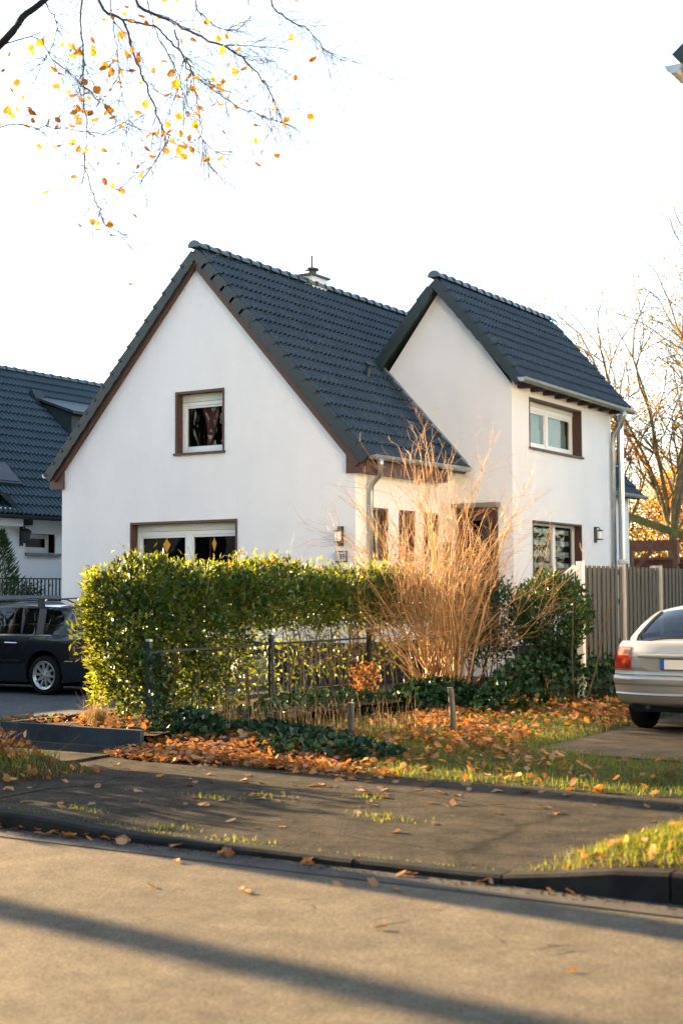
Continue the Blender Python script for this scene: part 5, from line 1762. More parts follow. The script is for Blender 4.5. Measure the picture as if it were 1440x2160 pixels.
# leaves inside the hedge, which keep the low sun from shining straight through
n = 6500
Pi_ = np.stack([-10.86 + rng.uniform(-.25, .25, n), rng.uniform(12.75, 19.5, n), rng.uniform(1.15, 1.85, n)], 1)
m_ = 1700
Pj_ = np.stack([-10.86 + rng.uniform(-.22, .22, m_), 12.7 + np.abs(rng.normal(0, 1.1, m_)), rng.uniform(.25, 1.15, m_)], 1)
P = np.concatenate([P, Pi_, Pj_])
C0 = np.stack([np.full(len(P), -10.86), np.clip(P[:, 1], 13.0, 19.3), np.full(len(P), 1.2)], 1)
D = unit(P - C0) * 0.8 + rdir(len(P), 0.4)
leaves('foliage', P + HE, D, rdir(len(P), 0.7), rng.uniform(.06, .115, len(P)), rng.uniform(.03, .052, len(P)), M['hedge'], hedge, 0.18, 0.04)
# paler leaves on the sun side: the bright sun rim put into leaf colour
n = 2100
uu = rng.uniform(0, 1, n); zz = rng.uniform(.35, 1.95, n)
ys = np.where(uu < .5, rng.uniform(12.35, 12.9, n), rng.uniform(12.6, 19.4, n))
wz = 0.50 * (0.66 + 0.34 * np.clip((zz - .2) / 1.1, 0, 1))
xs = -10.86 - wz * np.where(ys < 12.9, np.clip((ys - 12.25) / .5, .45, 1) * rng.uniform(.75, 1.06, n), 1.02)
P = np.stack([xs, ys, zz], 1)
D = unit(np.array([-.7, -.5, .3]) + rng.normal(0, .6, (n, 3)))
leaves('sun_rim_leaves', P + HE, D, rdir(n, .6), rng.uniform(.06, .105, n), rng.uniform(.03, .048, n), M['hedgetop_sunrim'], hedge, 0.18, 0.04)
# shoots on top
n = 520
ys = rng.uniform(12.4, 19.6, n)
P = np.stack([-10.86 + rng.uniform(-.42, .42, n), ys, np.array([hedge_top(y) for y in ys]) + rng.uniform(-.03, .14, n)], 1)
D = rdir(n, 1.6); leaves('top_shoots', P + HE, D, rdir(n), rng.uniform(.06, .10, n), rng.uniform(.02, .035, n), M['hedgetop_sunrim'], hedge, 0.2, 0.05)
P = np.array([(-10.45, 14.45, 2.02), (-10.5, 14.55, 2.10), (-10.42, 15.1, 2.0), (-10.5, 15.55, 2.0), (-10.45, 14.2, 1.95), (-10.4, 16.3, 1.95)])
P = np.repeat(P, 9, 0) + rng.normal(0, .035, (54, 3)); D = rdir(54, 2.0)
leaves('red_shoots', P + HE, D, rdir(54), rng.uniform(.05, .09, 54), rng.uniform(.015, .026, 54), M['newleaf'], hedge)

# ---- bare golden shrub
bush = empty('bare_shrub', (-9.65, 18.3, 0.05)); tag(bush, 'large leafless tan twigged shrub glowing in the low sun before the house', 'shrub')
tw = Twigs(4); tf = Twigs(3)
def fan(i, n):
    az = rng.uniform(0, 2 * PI)
    return az
tips = []
for i in range(88):
    az = rng.uniform(0, 2 * PI)
    tilt = abs(rng.normal(0, 0.52)) + 0.03
    tilt = min(tilt, 0.85)
    d = np.array([math.sin(tilt) * math.cos(az), math.sin(tilt) * math.sin(az), math.cos(tilt)])
    b0 = np.array([rng.normal(0, .16), rng.normal(0, .16), 0.0])
    L = rng.uniform(1.9, 3.15) * (1 - 0.10 * tilt)
    P, dd = wander(b0, d, L, 9, 0.11, 0.012)
    r0 = rng.uniform(.005, .013) if i % 4 else rng.uniform(.016, .026)
    tw.path(P, r0, .0028)
    for k in range(rng.integers(6, 11)):
        j = rng.integers(3, 10); q = P[j]
        dl = unit(P[j] - P[j - 1])
        B, bd = wander(q, off_dir(dl, rng.uniform(.3, .85)), rng.uniform(.35, 1.0), 5, .16, 0.03)
        tf.path(B, .0042, .0016)
        for kk in range(rng.integers(2, 5)):
            q2 = B[rng.integers(1, 6)]
            B2, _ = wander(q2, off_dir(bd, rng.uniform(.3, .9)), rng.uniform(.12, .4), 3, .14)
            tf.path(B2, .0024, .0012)
            if rng.uniform() < .25: tips.append(B2[-1])
# the tall upright leader group and a few long arching shoots
for (dx, dy, hgt) in ((-.28, 0, 4.0), (-.36, .1, 3.9), (-.2, -.05, 3.75), (-.6, .05, 3.75), (-.30, .1, 3.6), (-.42, .1, 3.5), (.95, 0, 3.62), (1.4, .1, 3.2), (-.1, .1, 3.3), (.55, 0, 3.0), (1.1, .1, 2.9)):
    tgt = np.array([dx - .25 * 0, dy, hgt])
    b0 = np.array([rng.normal(0, .1), rng.normal(0, .1), 0])
    n = 12
    P = np.array([b0 + (tgt - b0) * (t ** 1.0) + np.array([0.10 * math.sin(t * 3 + dx * 9) + (-.18 * math.sin(t * PI) * np.sign(dx)), 0.05 * math.sin(5 * t), 0]) for t in np.linspace(0, 1, n)])
    P += rng.normal(0, .012, P.shape)
    tw.path(P, .014, .003)
    for k in range(16):
        j = rng.integers(5, n); dl = unit(P[j] - P[j - 1])
        B, bd = wander(P[j], off_dir(dl, rng.uniform(.3, .85)), rng.uniform(.18, .55), 4, .13, .05)
        tf.path(B, .004, .0016)
        for kk in range(3):
            B2, _ = wander(B[rng.integers(1, 5)], off_dir(bd, rng.uniform(.3, .9)), rng.uniform(.08, .22), 3, .14)
            tf.path(B2, .0024, .0012)
tw.build('stems', M['twig'], bush); tf.build('twigs', M['twig'], bush)
T_ = np.array(tips[:70])
leaves('last_leaves', T_, rdir(len(T_)), rdir(len(T_)), np.full(len(T_), .05), np.full(len(T_), .03), M['gold'], bush)

# ---- dark evergreens and ivy
def leafy(name, label, cat, loc, fn, n, mat_, L, W, out=0.9, up=0.4, kind=None):
    e = empty(name, loc); tag(e, label, cat, kind=kind)
    P = np.array([fn() for _ in range(n)])
    c = P.mean(0); c[2] *= 0.6
    D = unit(P - c) * out + rdir(n, up)
    leaves('foliage', P - np.array(loc), D, rdir(n, .8), rng.uniform(*L, n), rng.uniform(*W, n), mat_, e, 0.18, 0.05)
    return e
def blob(cx, cy, cz, rx, ry, rz_, lo=0.45):
    def f():
        while True:
            d = rng.normal(size=3); d /= np.linalg.norm(d)
            r_ = rng.uniform(lo, 1) ** 0.6
            k = 1 + 0.16 * vnoise(d[0] * 2 + cx, d[1] * 2 + d[2] * 2, 1.6, cy)
            p = np.array([cx + d[0] * rx * r_ * k, cy + d[1] * ry * r_ * k, cz + d[2] * rz_ * r_ * k])
            if p[2] > 0.02: return p
    return f
ls = leafy('laurel_shrub', 'dark green laurel shrub in front of the slat fence right of the bare shrub', 'shrub', (-8.35, 19.35, 0), blob(-8.35, 19.35, 1.30, 0.55, 0.75, 0.62), 4600, M['darkleaf'], (.06, .11), (.028, .048))
t_ = Twigs(5)
for i in range(16):
    P, d = wander((0 + rng.normal(0, .2), rng.normal(0, .5), 0), (rng.normal(0, .15), rng.normal(0, .2), 1), 1.6, 6, .08)
    t_.path(P, .014, .005)
t_.build('stems', M['stem'], ls)
ls2 = leafy('laurel_shrub', 'green shrub thick with leaves directly behind the bare tan shrub', 'shrub', (-9.9, 20.3, 0), blob(-9.9, 20.3, 1.2, 0.75, 0.8, 0.7), 3600, M['darkleaf'], (.06, .10), (.028, .045))
t_ = Twigs(5)
for i in range(14):
    P, d = wander((rng.normal(0, .25), rng.normal(0, .3), 0), (rng.normal(0, .15), rng.normal(0, .2), 1), 1.4, 6, .08)
    t_.path(P, .014, .005)
t_.build('stems', M['stem'], ls2)
MBX = MB
ivn = 0
def ivy_area(n, f, name='ivy'):
    P = np.array([f() for _ in range(n)])
    o = leaves(name, P, rdir(n, .5), rdir(n, 1.5), rng.uniform(.06, .11, n), rng.uniform(.06, .10, n), M['ivy'], None, 0.12, 0.03)
    o['kind'] = 'stuff'; return o
def bank(cx, cy, rx, ry, h):
    def f():
        while True:
            a, b_ = rng.uniform(-1, 1, 2)
            q = a * a + b_ * b_
            if q < 1:
                return (cx + a * rx, cy + b_ * ry, 0.04 + h * (1 - q) ** 0.7 * rng.uniform(.65, 1.05))
    return f
ivy_area(5200, bank(-8.45, 20.3, 0.65, 3.2, 0.85))
ivy_area(2600, bank(-9.55, 18.0, 0.75, 0.9, 0.34))
ivy_area(620, bank(-9.75, 12.5, 0.5, 0.5, 0.30))
ivy_area(520, bank(-7.85, 12.2, 0.95, 0.5, 0.13))
ivy_area(900, bank(-10.2, 15.8, 0.4, 2.4, 0.28))
ivy_area(600, bank(-9.1, 13.1, 1.2, 0.45, 0.14))
rbx = leafy('copper_shrub', 'small copper brown leaved shrub between the hedge and the bare shrub', 'shrub', (-10.15, 17.0, 0), blob(-10.15, 17.0, 0.42, .22, .22, .26, .2), 230, M['fallen'], (.05, .09), (.03, .05))
# ornamental grass tuft in the bed
gt = empty('grass_tuft', (-10.88, 12.3, 0.16)); tag(gt, 'dry straw coloured grass tuft in the leaf covered bed before the estate car', 'grass tuft')
n = 420
P = np.stack([rng.normal(0, .055, n), rng.normal(0, .055, n), np.zeros(n)], 1)
blades('blades', P, rng.uniform(.14, .34, n), 0.55, M['drygrass'], 0.0022, gt)
t_ = Twigs(3)
for i in range(9):
    a = rng.uniform(0, 2 * PI)
    Pp, _ = wander((0, 0, 0), (math.cos(a) * .5, math.sin(a) * .5, 1), rng.uniform(.35, .52), 6, .08)
    t_.path(Pp, .0025, .001)
t_.build('seed_stalks', M['drygrass'], gt)

# tall dry stalks in the bed
n = 260
P = np.stack([rng.uniform(-10.3, -7.9, n), np.zeros(n), np.zeros(n)], 1)
P[:, 1] = 13.0 + (P[:, 0] + 10.3) * 0.55 + rng.normal(0, .35, n)
P[:, 2] = 0.05
o = blades('dry_stalks', P, rng.uniform(.2, .55, n), 0.2, M['drygrass'], 0.004); o['kind'] = 'stuff'

# ---- trees
def tree(name, label, cat, loc, trunk_h, trunk_r, spread, height, bark, leaf=None, nleaf=0, levels=4, lean=(0, 0), seed=1, group=None, fork=None, leafsize=(.05, .09), sides=6, zmin=None, nmain=7, llow=0.0, twigmat=None):
    """trunk, then limbs that fork down to twigs; leaves hang at the twig ends"""
    global rng
    keep = rng
    rng = np.random.default_rng(seed)
    e = empty(name, loc); tag(e, label, cat, group)
    T = Twigs(8); B = Twigs(sides); S = Twigs(3)
    top = np.array([lean[0], lean[1], trunk_h])
    n = 8
    P = np.array([top * t + np.array([.06 * math.sin(t * 5 + seed), .06 * math.cos(t * 4 + seed), 0]) * t for t in np.linspace(0, 1, n)])
    P[0][2] = -0.15
    T.path(P, trunk_r, trunk_r * 0.72)
    T.path(np.array([[0, 0, -0.2], [0, 0, 0.0], [0, 0, .12], [0, 0, .35]]), trunk_r * 1.5, trunk_r * 0.95)
    ends = []
    def grow(p, d, L, r, lev):
        npt = 6 if lev < 2 else 4
        Q, dd = wander(p, d, L, npt, 0.10 + 0.03 * lev, 0.06 if lev < 2 else 0.0)
        (T if lev == 0 else (B if lev < 3 else S)).path(Q, r, r * 0.55)
        if lev >= levels - 1:
            ends.append((Q[-1], dd)); ends.append((Q[len(Q) // 2], dd))
            return
        k = (5 if lev == 0 else 4 if lev == 1 else 3)
        for i in range(k):
            j = rng.integers(2, npt + 1)
            grow(Q[j], off_dir(unit(Q[j] - Q[j - 1]), rng.uniform(.35, .85)), L * rng.uniform(.42, .68), r * 0.48, lev + 1)
        grow(Q[-1], dd, L * 0.6, r * 0.55, lev + 1)
    Lm = (height - trunk_h) * 0.62
    for i in range(nmain):
        a = 2 * PI * i / nmain + rng.uniform(-.4, .4)
        tilt = rng.uniform(.15, 1.0) * spread
        q = P[-1] if i % 2 else P[-1] * rng.uniform(.72, 1.0)
        grow(q, (math.sin(tilt) * math.cos(a), math.sin(tilt) * math.sin(a), math.cos(tilt)), Lm * rng.uniform(.7, 1.1), trunk_r * rng.uniform(.38, .6), 0 if levels > 3 else 1)
    T.build('trunk', bark, e)
    if B.v: B.build('branches', bark, e)
    if S.v: S.build('twigs', twigmat or bark, e)
    if leaf and nleaf:
        E = np.array([q for q, d in ends]); 
        if zmin is not None: E = E[E[:, 2] > zmin]
        i = rng.integers(0, len(E), nleaf)
        Pl = E[i] + rng.normal(0, .16, (nleaf, 3))
        leaves('crown', Pl, rdir(nleaf, -.4), rdir(nleaf), rng.uniform(*leafsize, nleaf), rng.uniform(leafsize[0] * .7, leafsize[1] * .75, nleaf), leaf, e)
    rng = keep
    return e

# street trees out of the frame at the left: their trunks throw the long shadows on the road
tree('street_tree', 'tall bare street tree on the verge left of the drive, source of a trunk shadow', 'tree', (-24.0, 7.95, 0), 5.2, 0.24, 0.8, 11, M['darkbark'], None, 0, 3, seed=11)
tree('street_tree', 'bare roadside tree far behind the camera at the left, mirrored in the upper window', 'tree', (-35.4, -5.0, 0), 5.6, 0.36, 0.75, 14, M['darkbark'], None, 0, 4, seed=12)
tree('street_tree', 'bare tree across the road mirrored in the estate car windows', 'tree', (-20.0, -8.0, 0), 3.0, 0.28, 0.9, 11, M['darkbark'], None, 0, 4, seed=13)
tree('unseen_shade_tree', 'unseen bare tree added left of the drive to shade the pavement edge', 'tree', (-20.5, 12.75, 0), 4.6, 0.30, 0.8, 9, M['darkbark'], None, 0, 3, seed=14)  # unseen tree, added so its trunk shadow crosses the pavement edge

# the near tree whose drooping twigs fill the top left corner
T1 = (-15.0, 8.55, 0.0)
t1 = empty('drooping_tree', T1); tag(t1, 'near tree at the top left with thin drooping twigs and scattered golden leaves', 'tree')
O1 = np.array(T1)
tr = Twigs(10)
Pt = np.array([(0, 0, -.2), (0.02, 0, 1.2), (0.05, .02, 2.6), (0.1, .03, 4.0), (.3, .05, 5.2)])
tr.path(Pt, 0.22, 0.17)
tr.build('trunk', M['darkbark'], t1)
br = Twigs(7)
boughs = [np.array([(-14.7, 8.6, 5.2), (-13.3, 8.5, 6.9), (-11.2, 8.4, 8.0), (-9.3, 8.7, 8.3), (-7.6, 9.0, 8.4), (-6.4, 9.6, 8.2)]),
          np.array([(-14.7, 8.6, 5.2), (-13.0, 9.2, 7.0), (-10.9, 9.9, 8.2), (-8.9, 10.4, 8.7), (-7.0, 10.9, 8.5)]),
          np.array([(-14.7, 8.6, 5.2), (-12.6, 8.1, 5.0), (-10.2, 7.7, 5.0), (-8.6, 7.5, 5.25), (-7.52, 7.45, 5.72), (-7.42, 7.54, 5.91), (-7.34, 7.63, 6.02), (-7.1, 7.8, 6.3), (-6.8, 8.2, 6.9)]),
          np.array([(-14.7, 8.6, 5.2), (-15.6, 8.2, 6.6), (-16.9, 8.0, 8.2)]), np.array([(-14.7, 8.6, 5.2), (-14.9, 9.3, 7.4), (-14.6, 10.2, 9.6)])]
for Pb, r0, r1 in zip(boughs, (.10, .09, .038, .09, .09), (.03, .03, .019, .03, .03)):
    Pb = np.array(catmull(Pb, 4))
    br.path(Pb - O1, r0, r1)
br.build('branches', M['darkbark'], t1)
LIMBS = {'A': [(-7.91, 8.91, 6.66), (-7.76, 9.06, 6.49), (-7.72, 9.15, 6.23), (-7.67, 9.24, 6.01), (-7.62, 9.34, 5.74), (-7.6, 9.41, 5.61), (-7.58, 9.47, 5.54), (-7.74, 9.43, 5.33), (-7.95, 9.37, 5.05)],
 'A2': [(-7.74, 9.03, 6.47), (-7.55, 9.19, 6.44), (-7.48, 9.29, 6.37), (-7.4, 9.4, 6.25), (-7.36, 9.47, 6.1), (-7.25, 9.6, 5.97), (-7.08, 9.76, 5.84), (-6.89, 9.93, 5.73), (-6.76, 10.06, 5.69)],
 'A3': [(-7.37, 9.26, 6.4), (-7.35, 9.33, 6.22), (-7.31, 9.41, 6.11), (-7.3, 9.48, 5.88), (-7.3, 9.55, 5.61), (-7.31, 9.6, 5.38), (-7.2, 9.73, 5.19)],
 'B': [(-7.89, 9.38, 6.83), (-7.73, 9.54, 6.68), (-7.56, 9.7, 6.57), (-7.34, 9.89, 6.45), (-7.21, 10.02, 6.36), (-7.06, 10.18, 6.13), (-6.99, 10.29, 5.89), (-6.98, 10.35, 5.78)],
 'C': [(-7.62, 8.4, 6.41), (-7.65, 8.45, 6.07), (-7.68, 8.5, 5.78), (-7.7, 8.55, 5.41), (-7.75, 8.59, 5.11), (-7.79, 8.62, 4.93)],
 'D': [(-7.7, 8.52, 5.2), (-7.64, 8.53, 4.94), (-7.62, 8.6, 4.78), (-7.59, 8.68, 4.62), (-7.49, 8.79, 4.54)],
 'E': [(-7.11, 10.32, 6.99), (-7.03, 10.43, 6.83), (-6.87, 10.58, 6.73), (-6.76, 10.71, 6.55), (-6.63, 10.84, 6.46)],
 'F': [(-7.81, 10.12, 7.08), (-7.77, 10.2, 6.92), (-7.67, 10.32, 6.83), (-7.56, 10.43, 6.83), (-7.47, 10.53, 6.94)],
 'G': [(-7.34, 9.89, 6.45), (-7.07, 9.96, 6.42), (-6.84, 10.15, 6.41)],
 'H': [(-7.55, 8.67, 6.5), (-7.56, 8.73, 6.26), (-7.57, 8.79, 6.04), (-7.58, 8.84, 5.78), (-7.55, 8.92, 5.52)],
 'I': [(-7.93, 9.59, 6.91), (-7.88, 9.69, 6.57), (-7.82, 9.78, 6.42), (-7.78, 9.87, 6.22), (-7.77, 9.93, 6.02), (-7.66, 10.07, 5.69), (-7.51, 10.22, 5.58)],
 'K': [(-8.5, 7.6, 5.6), (-7.77, 7.91, 5.95), (-7.62, 8.06, 5.82), (-7.4, 8.26, 5.57), (-7.25, 8.42, 5.33)],
 'M': [(-8.6, 7.7, 5.2), (-8.07, 7.96, 5.32), (-7.84, 8.15, 5.33), (-7.65, 8.31, 5.32), (-7.42, 8.5, 5.29)],
 'N': [(-8.3, 8.67, 6.67), (-8.23, 8.77, 6.46), (-8.32, 8.78, 6.24), (-8.38, 8.79, 6.19)]}
lead = {'A': (-8.5, 8.8, 8.32), 'B': (-8.7, 10.2, 8.66), 'C': (-7.7, 8.95, 8.38), 'E': (-7.4, 10.8, 8.55), 'F': (-8.2, 10.55, 8.62), 'H': (-7.8, 8.95, 8.4), 'I': (-8.9, 10.3, 8.7), 'N': (-9.0, 8.75, 8.3)}
lm = Twigs(5); lt_ = Twigs(3)
leafspots = []
for k, pts in LIMBS.items():
    P = [np.array(p) for p in pts]
    if k in lead: P = [np.array(lead[k]), (np.array(lead[k]) + P[0]) / 2 + np.array([0, 0, .15])] + P
    P = np.array(catmull(P, 5)); P = P + rng.normal(0, .006, P.shape)
    r0 = {'A': .017, 'B': .02, 'C': .012, 'E': .012, 'F': .010, 'A2': .011, 'A3': .009}.get(k, .007)
    lm.path(P - O1, r0, .0028)
    L = len(P)
    for i in range(int(L * 1.1)):
        j = rng.integers(L // 4, L); q = P[j]; dl = unit(P[j] - P[j - 1])
        d0 = off_dir(dl, rng.uniform(.4, .9))
        Q, dd = wander(q, d0, rng.uniform(.25, .75), 5, .12, -.05)
        lt_.path(Q - O1, .0032, .0013)
        leafspots.append(Q[-1]); leafspots.append(Q[3])
        for w in range(rng.integers(2, 4)):
            Q2, _ = wander(Q[rng.integers(1, 6)], off_dir(dd, rng.uniform(.4, 1.0)), rng.uniform(.12, .4), 4, .15, -.04)
            lt_.path(Q2 - O1, .002, .0009)
            leafspots.append(Q2[-1])
lm.build('drooping_shoots', M['greytwig'], t1); lt_.build('twigs', M['greytwig'], t1)
# golden leaves still hanging: each its own piece, thick in the clusters seen, thin elsewhere
LS = np.array(leafspots)
cl = np.array([(35, 225, 3, 30), (70, 150, 14, 55), (120, 270, 13, 45), (205, 230, 16, 32), (180, 110, 10, 40), (235, 130, 12, 40), (350, 35, 10, 40), (250, 15, 6, 25), (465, 100, 9, 40), (390, 190, 12, 45), (400, 305, 16, 32), (340, 290, 8, 28), (470, 190, 8, 40), (160, 330, 7, 40), (215, 485, 8, 22), (200, 355, 5, 25), (20, 270, 9, 35), (60, 250, 9, 40), (440, 240, 8, 60), (520, 260, 7, 60), (290, 120, 7, 50)], float)
Rm = np.array(_r); Cm = np.array(CAM)
def at_px(px, py, d):
    return Cm + (Rm.T @ np.array([(px - 720) / 3000, (py - 1080) / 3000, 1.0])) * d
lpts = []
for cx, cy, n_, sd in cl:
    for i in range(int(n_)):
        lpts.append(at_px(cx + rng.normal(0, sd), cy + rng.normal(0, sd * .7), rng.uniform(11.0, 12.8)))
idx = rng.integers(0, len(LS), 60)
lpts += [p for p in LS[idx]]
# every leaf hangs on the nearest twig point
lv_mesh = []
for i in range(5):
    w_ = rng.uniform(.75, 1.0)
    o_ = [(0, 0), (.30, .22 * w_), (.46, .52 * w_), (.36, .80), (0, 1.12), (-.36, .80), (-.46, .52 * w_), (-.30, .22 * w_)]
    cz = rng.uniform(-.25, .25)
    vs = [(x, y, .22 * abs(x) + cz * y * y + rng.normal(0, .02)) for x, y in o_] + [(0, .5, cz * .25)]
    b_ = MB().add(vs, [(j, (j + 1) % 8, 8) for j in range(8)])
    lv_mesh.append(b_.mesh('leaf', M['gold'], fix=False))
tie = Twigs(3)
from mathutils import Euler
for i, p in enumerate(lpts[:290]):
    dd_ = np.linalg.norm(LS - p, axis=1); q = LS[np.argmin(dd_)]
    o = bpy.data.objects.new('leaf', lv_mesh[i % 5]); o.parent = t1; COL.objects.link(o)
    s = rng.uniform(.045, .080)
    o.location = Vector(p - O1); o.scale = (s, s, s)
    o.rotation_euler = Euler((rng.uniform(1.6, 4.0), rng.uniform(-.8, .8), rng.uniform(0, 2 * PI)))
    mid = (p + q) / 2 + np.array([0, 0, .03])
    tie.path(np.array([q, mid, p]) - O1, .0014, .0009)
tie.build('leaf_stalks', M['greytwig'], t1)

# background trees on the right, bare and golden
tree('tall_tree', 'tall thinning tree with mossy limbs and upright crown behind the fence', 'tree', (-15.2, 44.8, 0), 3.4, .17, .42, 11.6, M['yellowbark'], M['autumn'], 4200, 4, seed=21, leafsize=(.06, .12), nmain=8)
tree('tall_tree', 'slender leaning tree with drooping golden twigs left of the tallest tree', 'tree', (-17.0, 44.5, 0), 2.2, .14, .60, 8.8, M['yellowbark'], M['gold'], 3800, 4, lean=(-.6, 0), seed=22, leafsize=(.06, .12), nmain=7)
tree('tall_tree', 'thick trunked tree at the right edge with sparse golden leaves', 'tree', (-13.6, 46.5, 0), 3.8, .22, .5, 11.8, M['yellowbark'], M['autumn'], 4600, 4, lean=(.3, 0), seed=23, leafsize=(.06, .12), nmain=8)
tree('tall_tree', 'small many stemmed tree with yellow leaves low behind the pergola', 'tree', (-16.0, 50.0, 0), 1.6, .18, .75, 6.5, M['yellowbark'], M['gold'], 4200, 4, seed=24, leafsize=(.07, .14), nmain=8)
def wood(name, label, loc, blobs, n, mat_, L=(.10, .2)):
    e = empty(name, loc); tag(e, label, 'tree')
    tot = sum(b_[3] * b_[5] for b_ in blobs)
    Ps = []
    for b_ in blobs:
        f = blob(*b_, lo=.25)
        for _ in range(int(n * b_[3] * b_[5] / tot)): Ps.append(f())
    P = np.array(Ps)
    leaves('crown', P - np.array(loc), rdir(len(P)), rdir(len(P)), rng.uniform(*L, len(P)), rng.uniform(L[0] * .6, L[1] * .7, len(P)), mat_, e)
    t_ = Twigs(6)
    for b_ in blobs:
        Q, _ = wander(np.array([loc[0], loc[1], -.1]) + rng.normal(0, .3, 3) * np.array([1, 1, 0]), np.array([b_[0], b_[1], b_[2]]) - np.array(loc), np.linalg.norm(np.array(b_[:3]) - np.array(loc)), 6, .05)
        t_.path(Q - np.array(loc), .14, .05)
    t_.build('trunk', M['yellowbark'], e)
wood('autumn_tree', 'bushy olive and orange autumn tree behind the steel flue', (-21.5, 56.0, 0), [(-21.5, 56, 3.6, 2.2, 2, 2.6), (-22.8, 56.3, 4.6, 1.5, 1.5, 1.8)], 5200, M['autumn'])
wood('autumn_tree', 'bushy dark gold autumn tree behind the pergola', (-18.3, 57.0, 0), [(-18.3, 57, 3.2, 2.3, 2, 2.4), (-19.2, 57.2, 5.2, 1.4, 1.4, 1.6)], 5200, M['autumn'])
wood('autumn_tree', 'bushy amber autumn tree at the right edge beyond the tall trunks', (-15.0, 58.0, 0), [(-15, 58, 3.4, 2.4, 2, 2.6), (-16.2, 58.5, 5.4, 1.6, 1.6, 1.6)], 5200, M['autumn'])
wood('evergreen_tree', 'low dark green thicket tree right of the pergola behind the fence', (-12.9, 48.0, 0), [(-12.9, 48, 1.6, 2.2, 1.5, 1.6), (-15.2, 47.6, 1.3, 2.0, 1.2, 1.4)], 4200, M['darkleaf'])
wood('evergreen_tree', 'dark evergreen tree right of the corner house, mirrored in the wing windows', (1.0, 52.0, 0), [(1, 52, 3.5, 3.5, 2, 3.4), (-4, 53, 2.6, 2.5, 2, 2.6)], 4200, M['darkleaf'], (.14, .26))
for i, (x, lab) in enumerate(((-29, 'distant olive woodland tree furthest left beyond the garden'), (-25.5, 'distant olive woodland tree hidden behind the back roof'), (-11.5, 'distant olive woodland tree beyond the right edge'))):
    wood('woodland_tree', lab, (x, 66.0, 0), [(x, 66, 3.4, 2.8, 2, 2.9)], 2600, M['autumn'], (.14, .26))

# ---- low shrub left of the pavement, and an unseen hedge added for its shade
vs_ = leafy('verge_shrub', 'low brown leaved shrub at the left end of the pavement', 'shrub', (-9.9, 9.6, 0), blob(-9.9, 9.6, 0.16, 0.5, 0.45, 0.22, .2), 420, M['fallen'], (.05, .10), (.035, .07))
t_ = Twigs(3)
for i in range(26):
    a = rng.uniform(0, 2 * PI)
    Pp, _ = wander((rng.normal(.2, .15), rng.normal(0, .15), .08), (math.cos(a), math.sin(a), rng.uniform(.4, 1.5)), rng.uniform(.3, .75), 5, .1)
    t_.path(Pp, .004, .0015)
t_.build('bare_twigs', M['stem'], vs_)
hs = leafy('unseen_shade_hedge', 'unseen waist high dark hedge added left of the drive entrance to shade the pavement', 'hedge', (-13.4, 9.5, 0), lambda: np.array([-13.4 + rng.uniform(-1.3, 1.3), 9.45 + rng.uniform(-1.35, 1.35), rng.uniform(.02, 1.0) * (1.35 + .12 * math.sin(rng.uniform(0, 6)))]), 9000, M['darkleaf'], (.08, .15), (.05, .09))

# ---- mesh fence: dark posts with pale caps, rail and wires
mf = empty('mesh_fence', (-10.35, 12.55, 0)); tag(mf, 'dark green steel post and rail fence in front of the hedge', 'fence')
for (x, y, z) in ((-10.28, 12.50, 1.10), (-10.40, 15.08, 1.10), (-10.5, 17.7, 1.10)):
    p = MB().box(x + 10.35 - .026, x + 10.35 + .026, y - 12.55 - .026, y - 12.55 + .026, -.1, z).build('post', M['greenpost'], mf)
    MB().prism([(-.029, z + .001), (.029, z + .001), (.024, z + .025), (-.024, z + .025)], lambda a, q, d: (x + 10.35 + a, y - 12.55 + d, q), -.028, .028).build('post_cap', M['cap'], p)
MB().bar((0.07, -.015, .98), (-.05, 2.49, .98), .026, .026).build('rail', M['greenpost'], mf)
MB().bar((-.05, 2.57, .98), (-.15, 5.11, .98), .026, .026).build('rail', M['greenpost'], mf)
wi = Twigs(3)
for k in range(26):
    t = k / 25
    x, y = 0.07 - .22 * t, -.02 + 5.14 * t
    wi.path(np.array([(x + .04, y, .05), (x + .04, y, .97)]), .0022, .0022)
for z in (.15, .35, .55, .75):
    wi.path(np.array([(.11, -.02, z), (-.11, 5.12, z)]), .0022, .0022)
wi.build('wire_mesh', M['greenpost'], mf)
# low wire fence on wooden stakes
for (p0, p1, lab) in (((-8.38, 13.73, -.05), (-8.38, 13.73, .40), 'short upright weathered wooden stake in the leaves'), ((-7.53, 14.60, -.05), (-7.63, 14.70, .53), 'taller leaning wooden stake at the edge of the lawn')):
    e = empty('wooden_stake', p0); tag(e, lab, 'stake', 'wooden stakes of the low wire fence')
    d = np.array(p1) - np.array(p0)
    sk = Twigs(9); sk.path(np.array([(0, 0, 0), d * .33, d * .66, d]), .040, .036); sk.build('stake_shaft', M['stake'], e)
    MB().lathe(tuple(d), [(.036, -.004), (.031, .006), (.002, .009)], 9).build('stake_top', M['cap'], e)
lw = Twigs(3)
A = np.array([(-10.2, 12.56, 0), (-8.38, 13.70, 0), (-7.56, 14.64, 0)])
for z in (.10, .22, .34):
    lw.path(A + np.array([0, 0, z]), .002, .002)
for s in range(2):
    for k in range(13):
        p = A[s] + (A[s + 1] - A[s]) * k / 13
        lw.path(np.array([p + (0, 0, .03), p + (0, 0, .345)]), .002, .002)
lwo = lw.build('low_wire_fence', M['greenpost']); tag(lwo, 'low thin wire mesh strung between the wooden stakes and the hedge', 'wire fence')
# stone pot / boulder seen through the hedge
bo = MB().lathe((0, 0, 0), [(.05, -.1), (.30, 0), (.40, .22), (.36, .42), (.2, .55), (.03, .58)], 14)
bo.v = [(x * (1 + .1 * math.sin(y * 7 + z * 5)), y * (1 + .08 * math.sin(x * 6)), z) for x, y, z in bo.v]
bo = bo.build('boulder', M['stone'], None, smooth=True); bo.location = (-14.1, 19.9, 0); tag(bo, 'pale grey boulder seen under the hedge on the block paving', 'boulder')

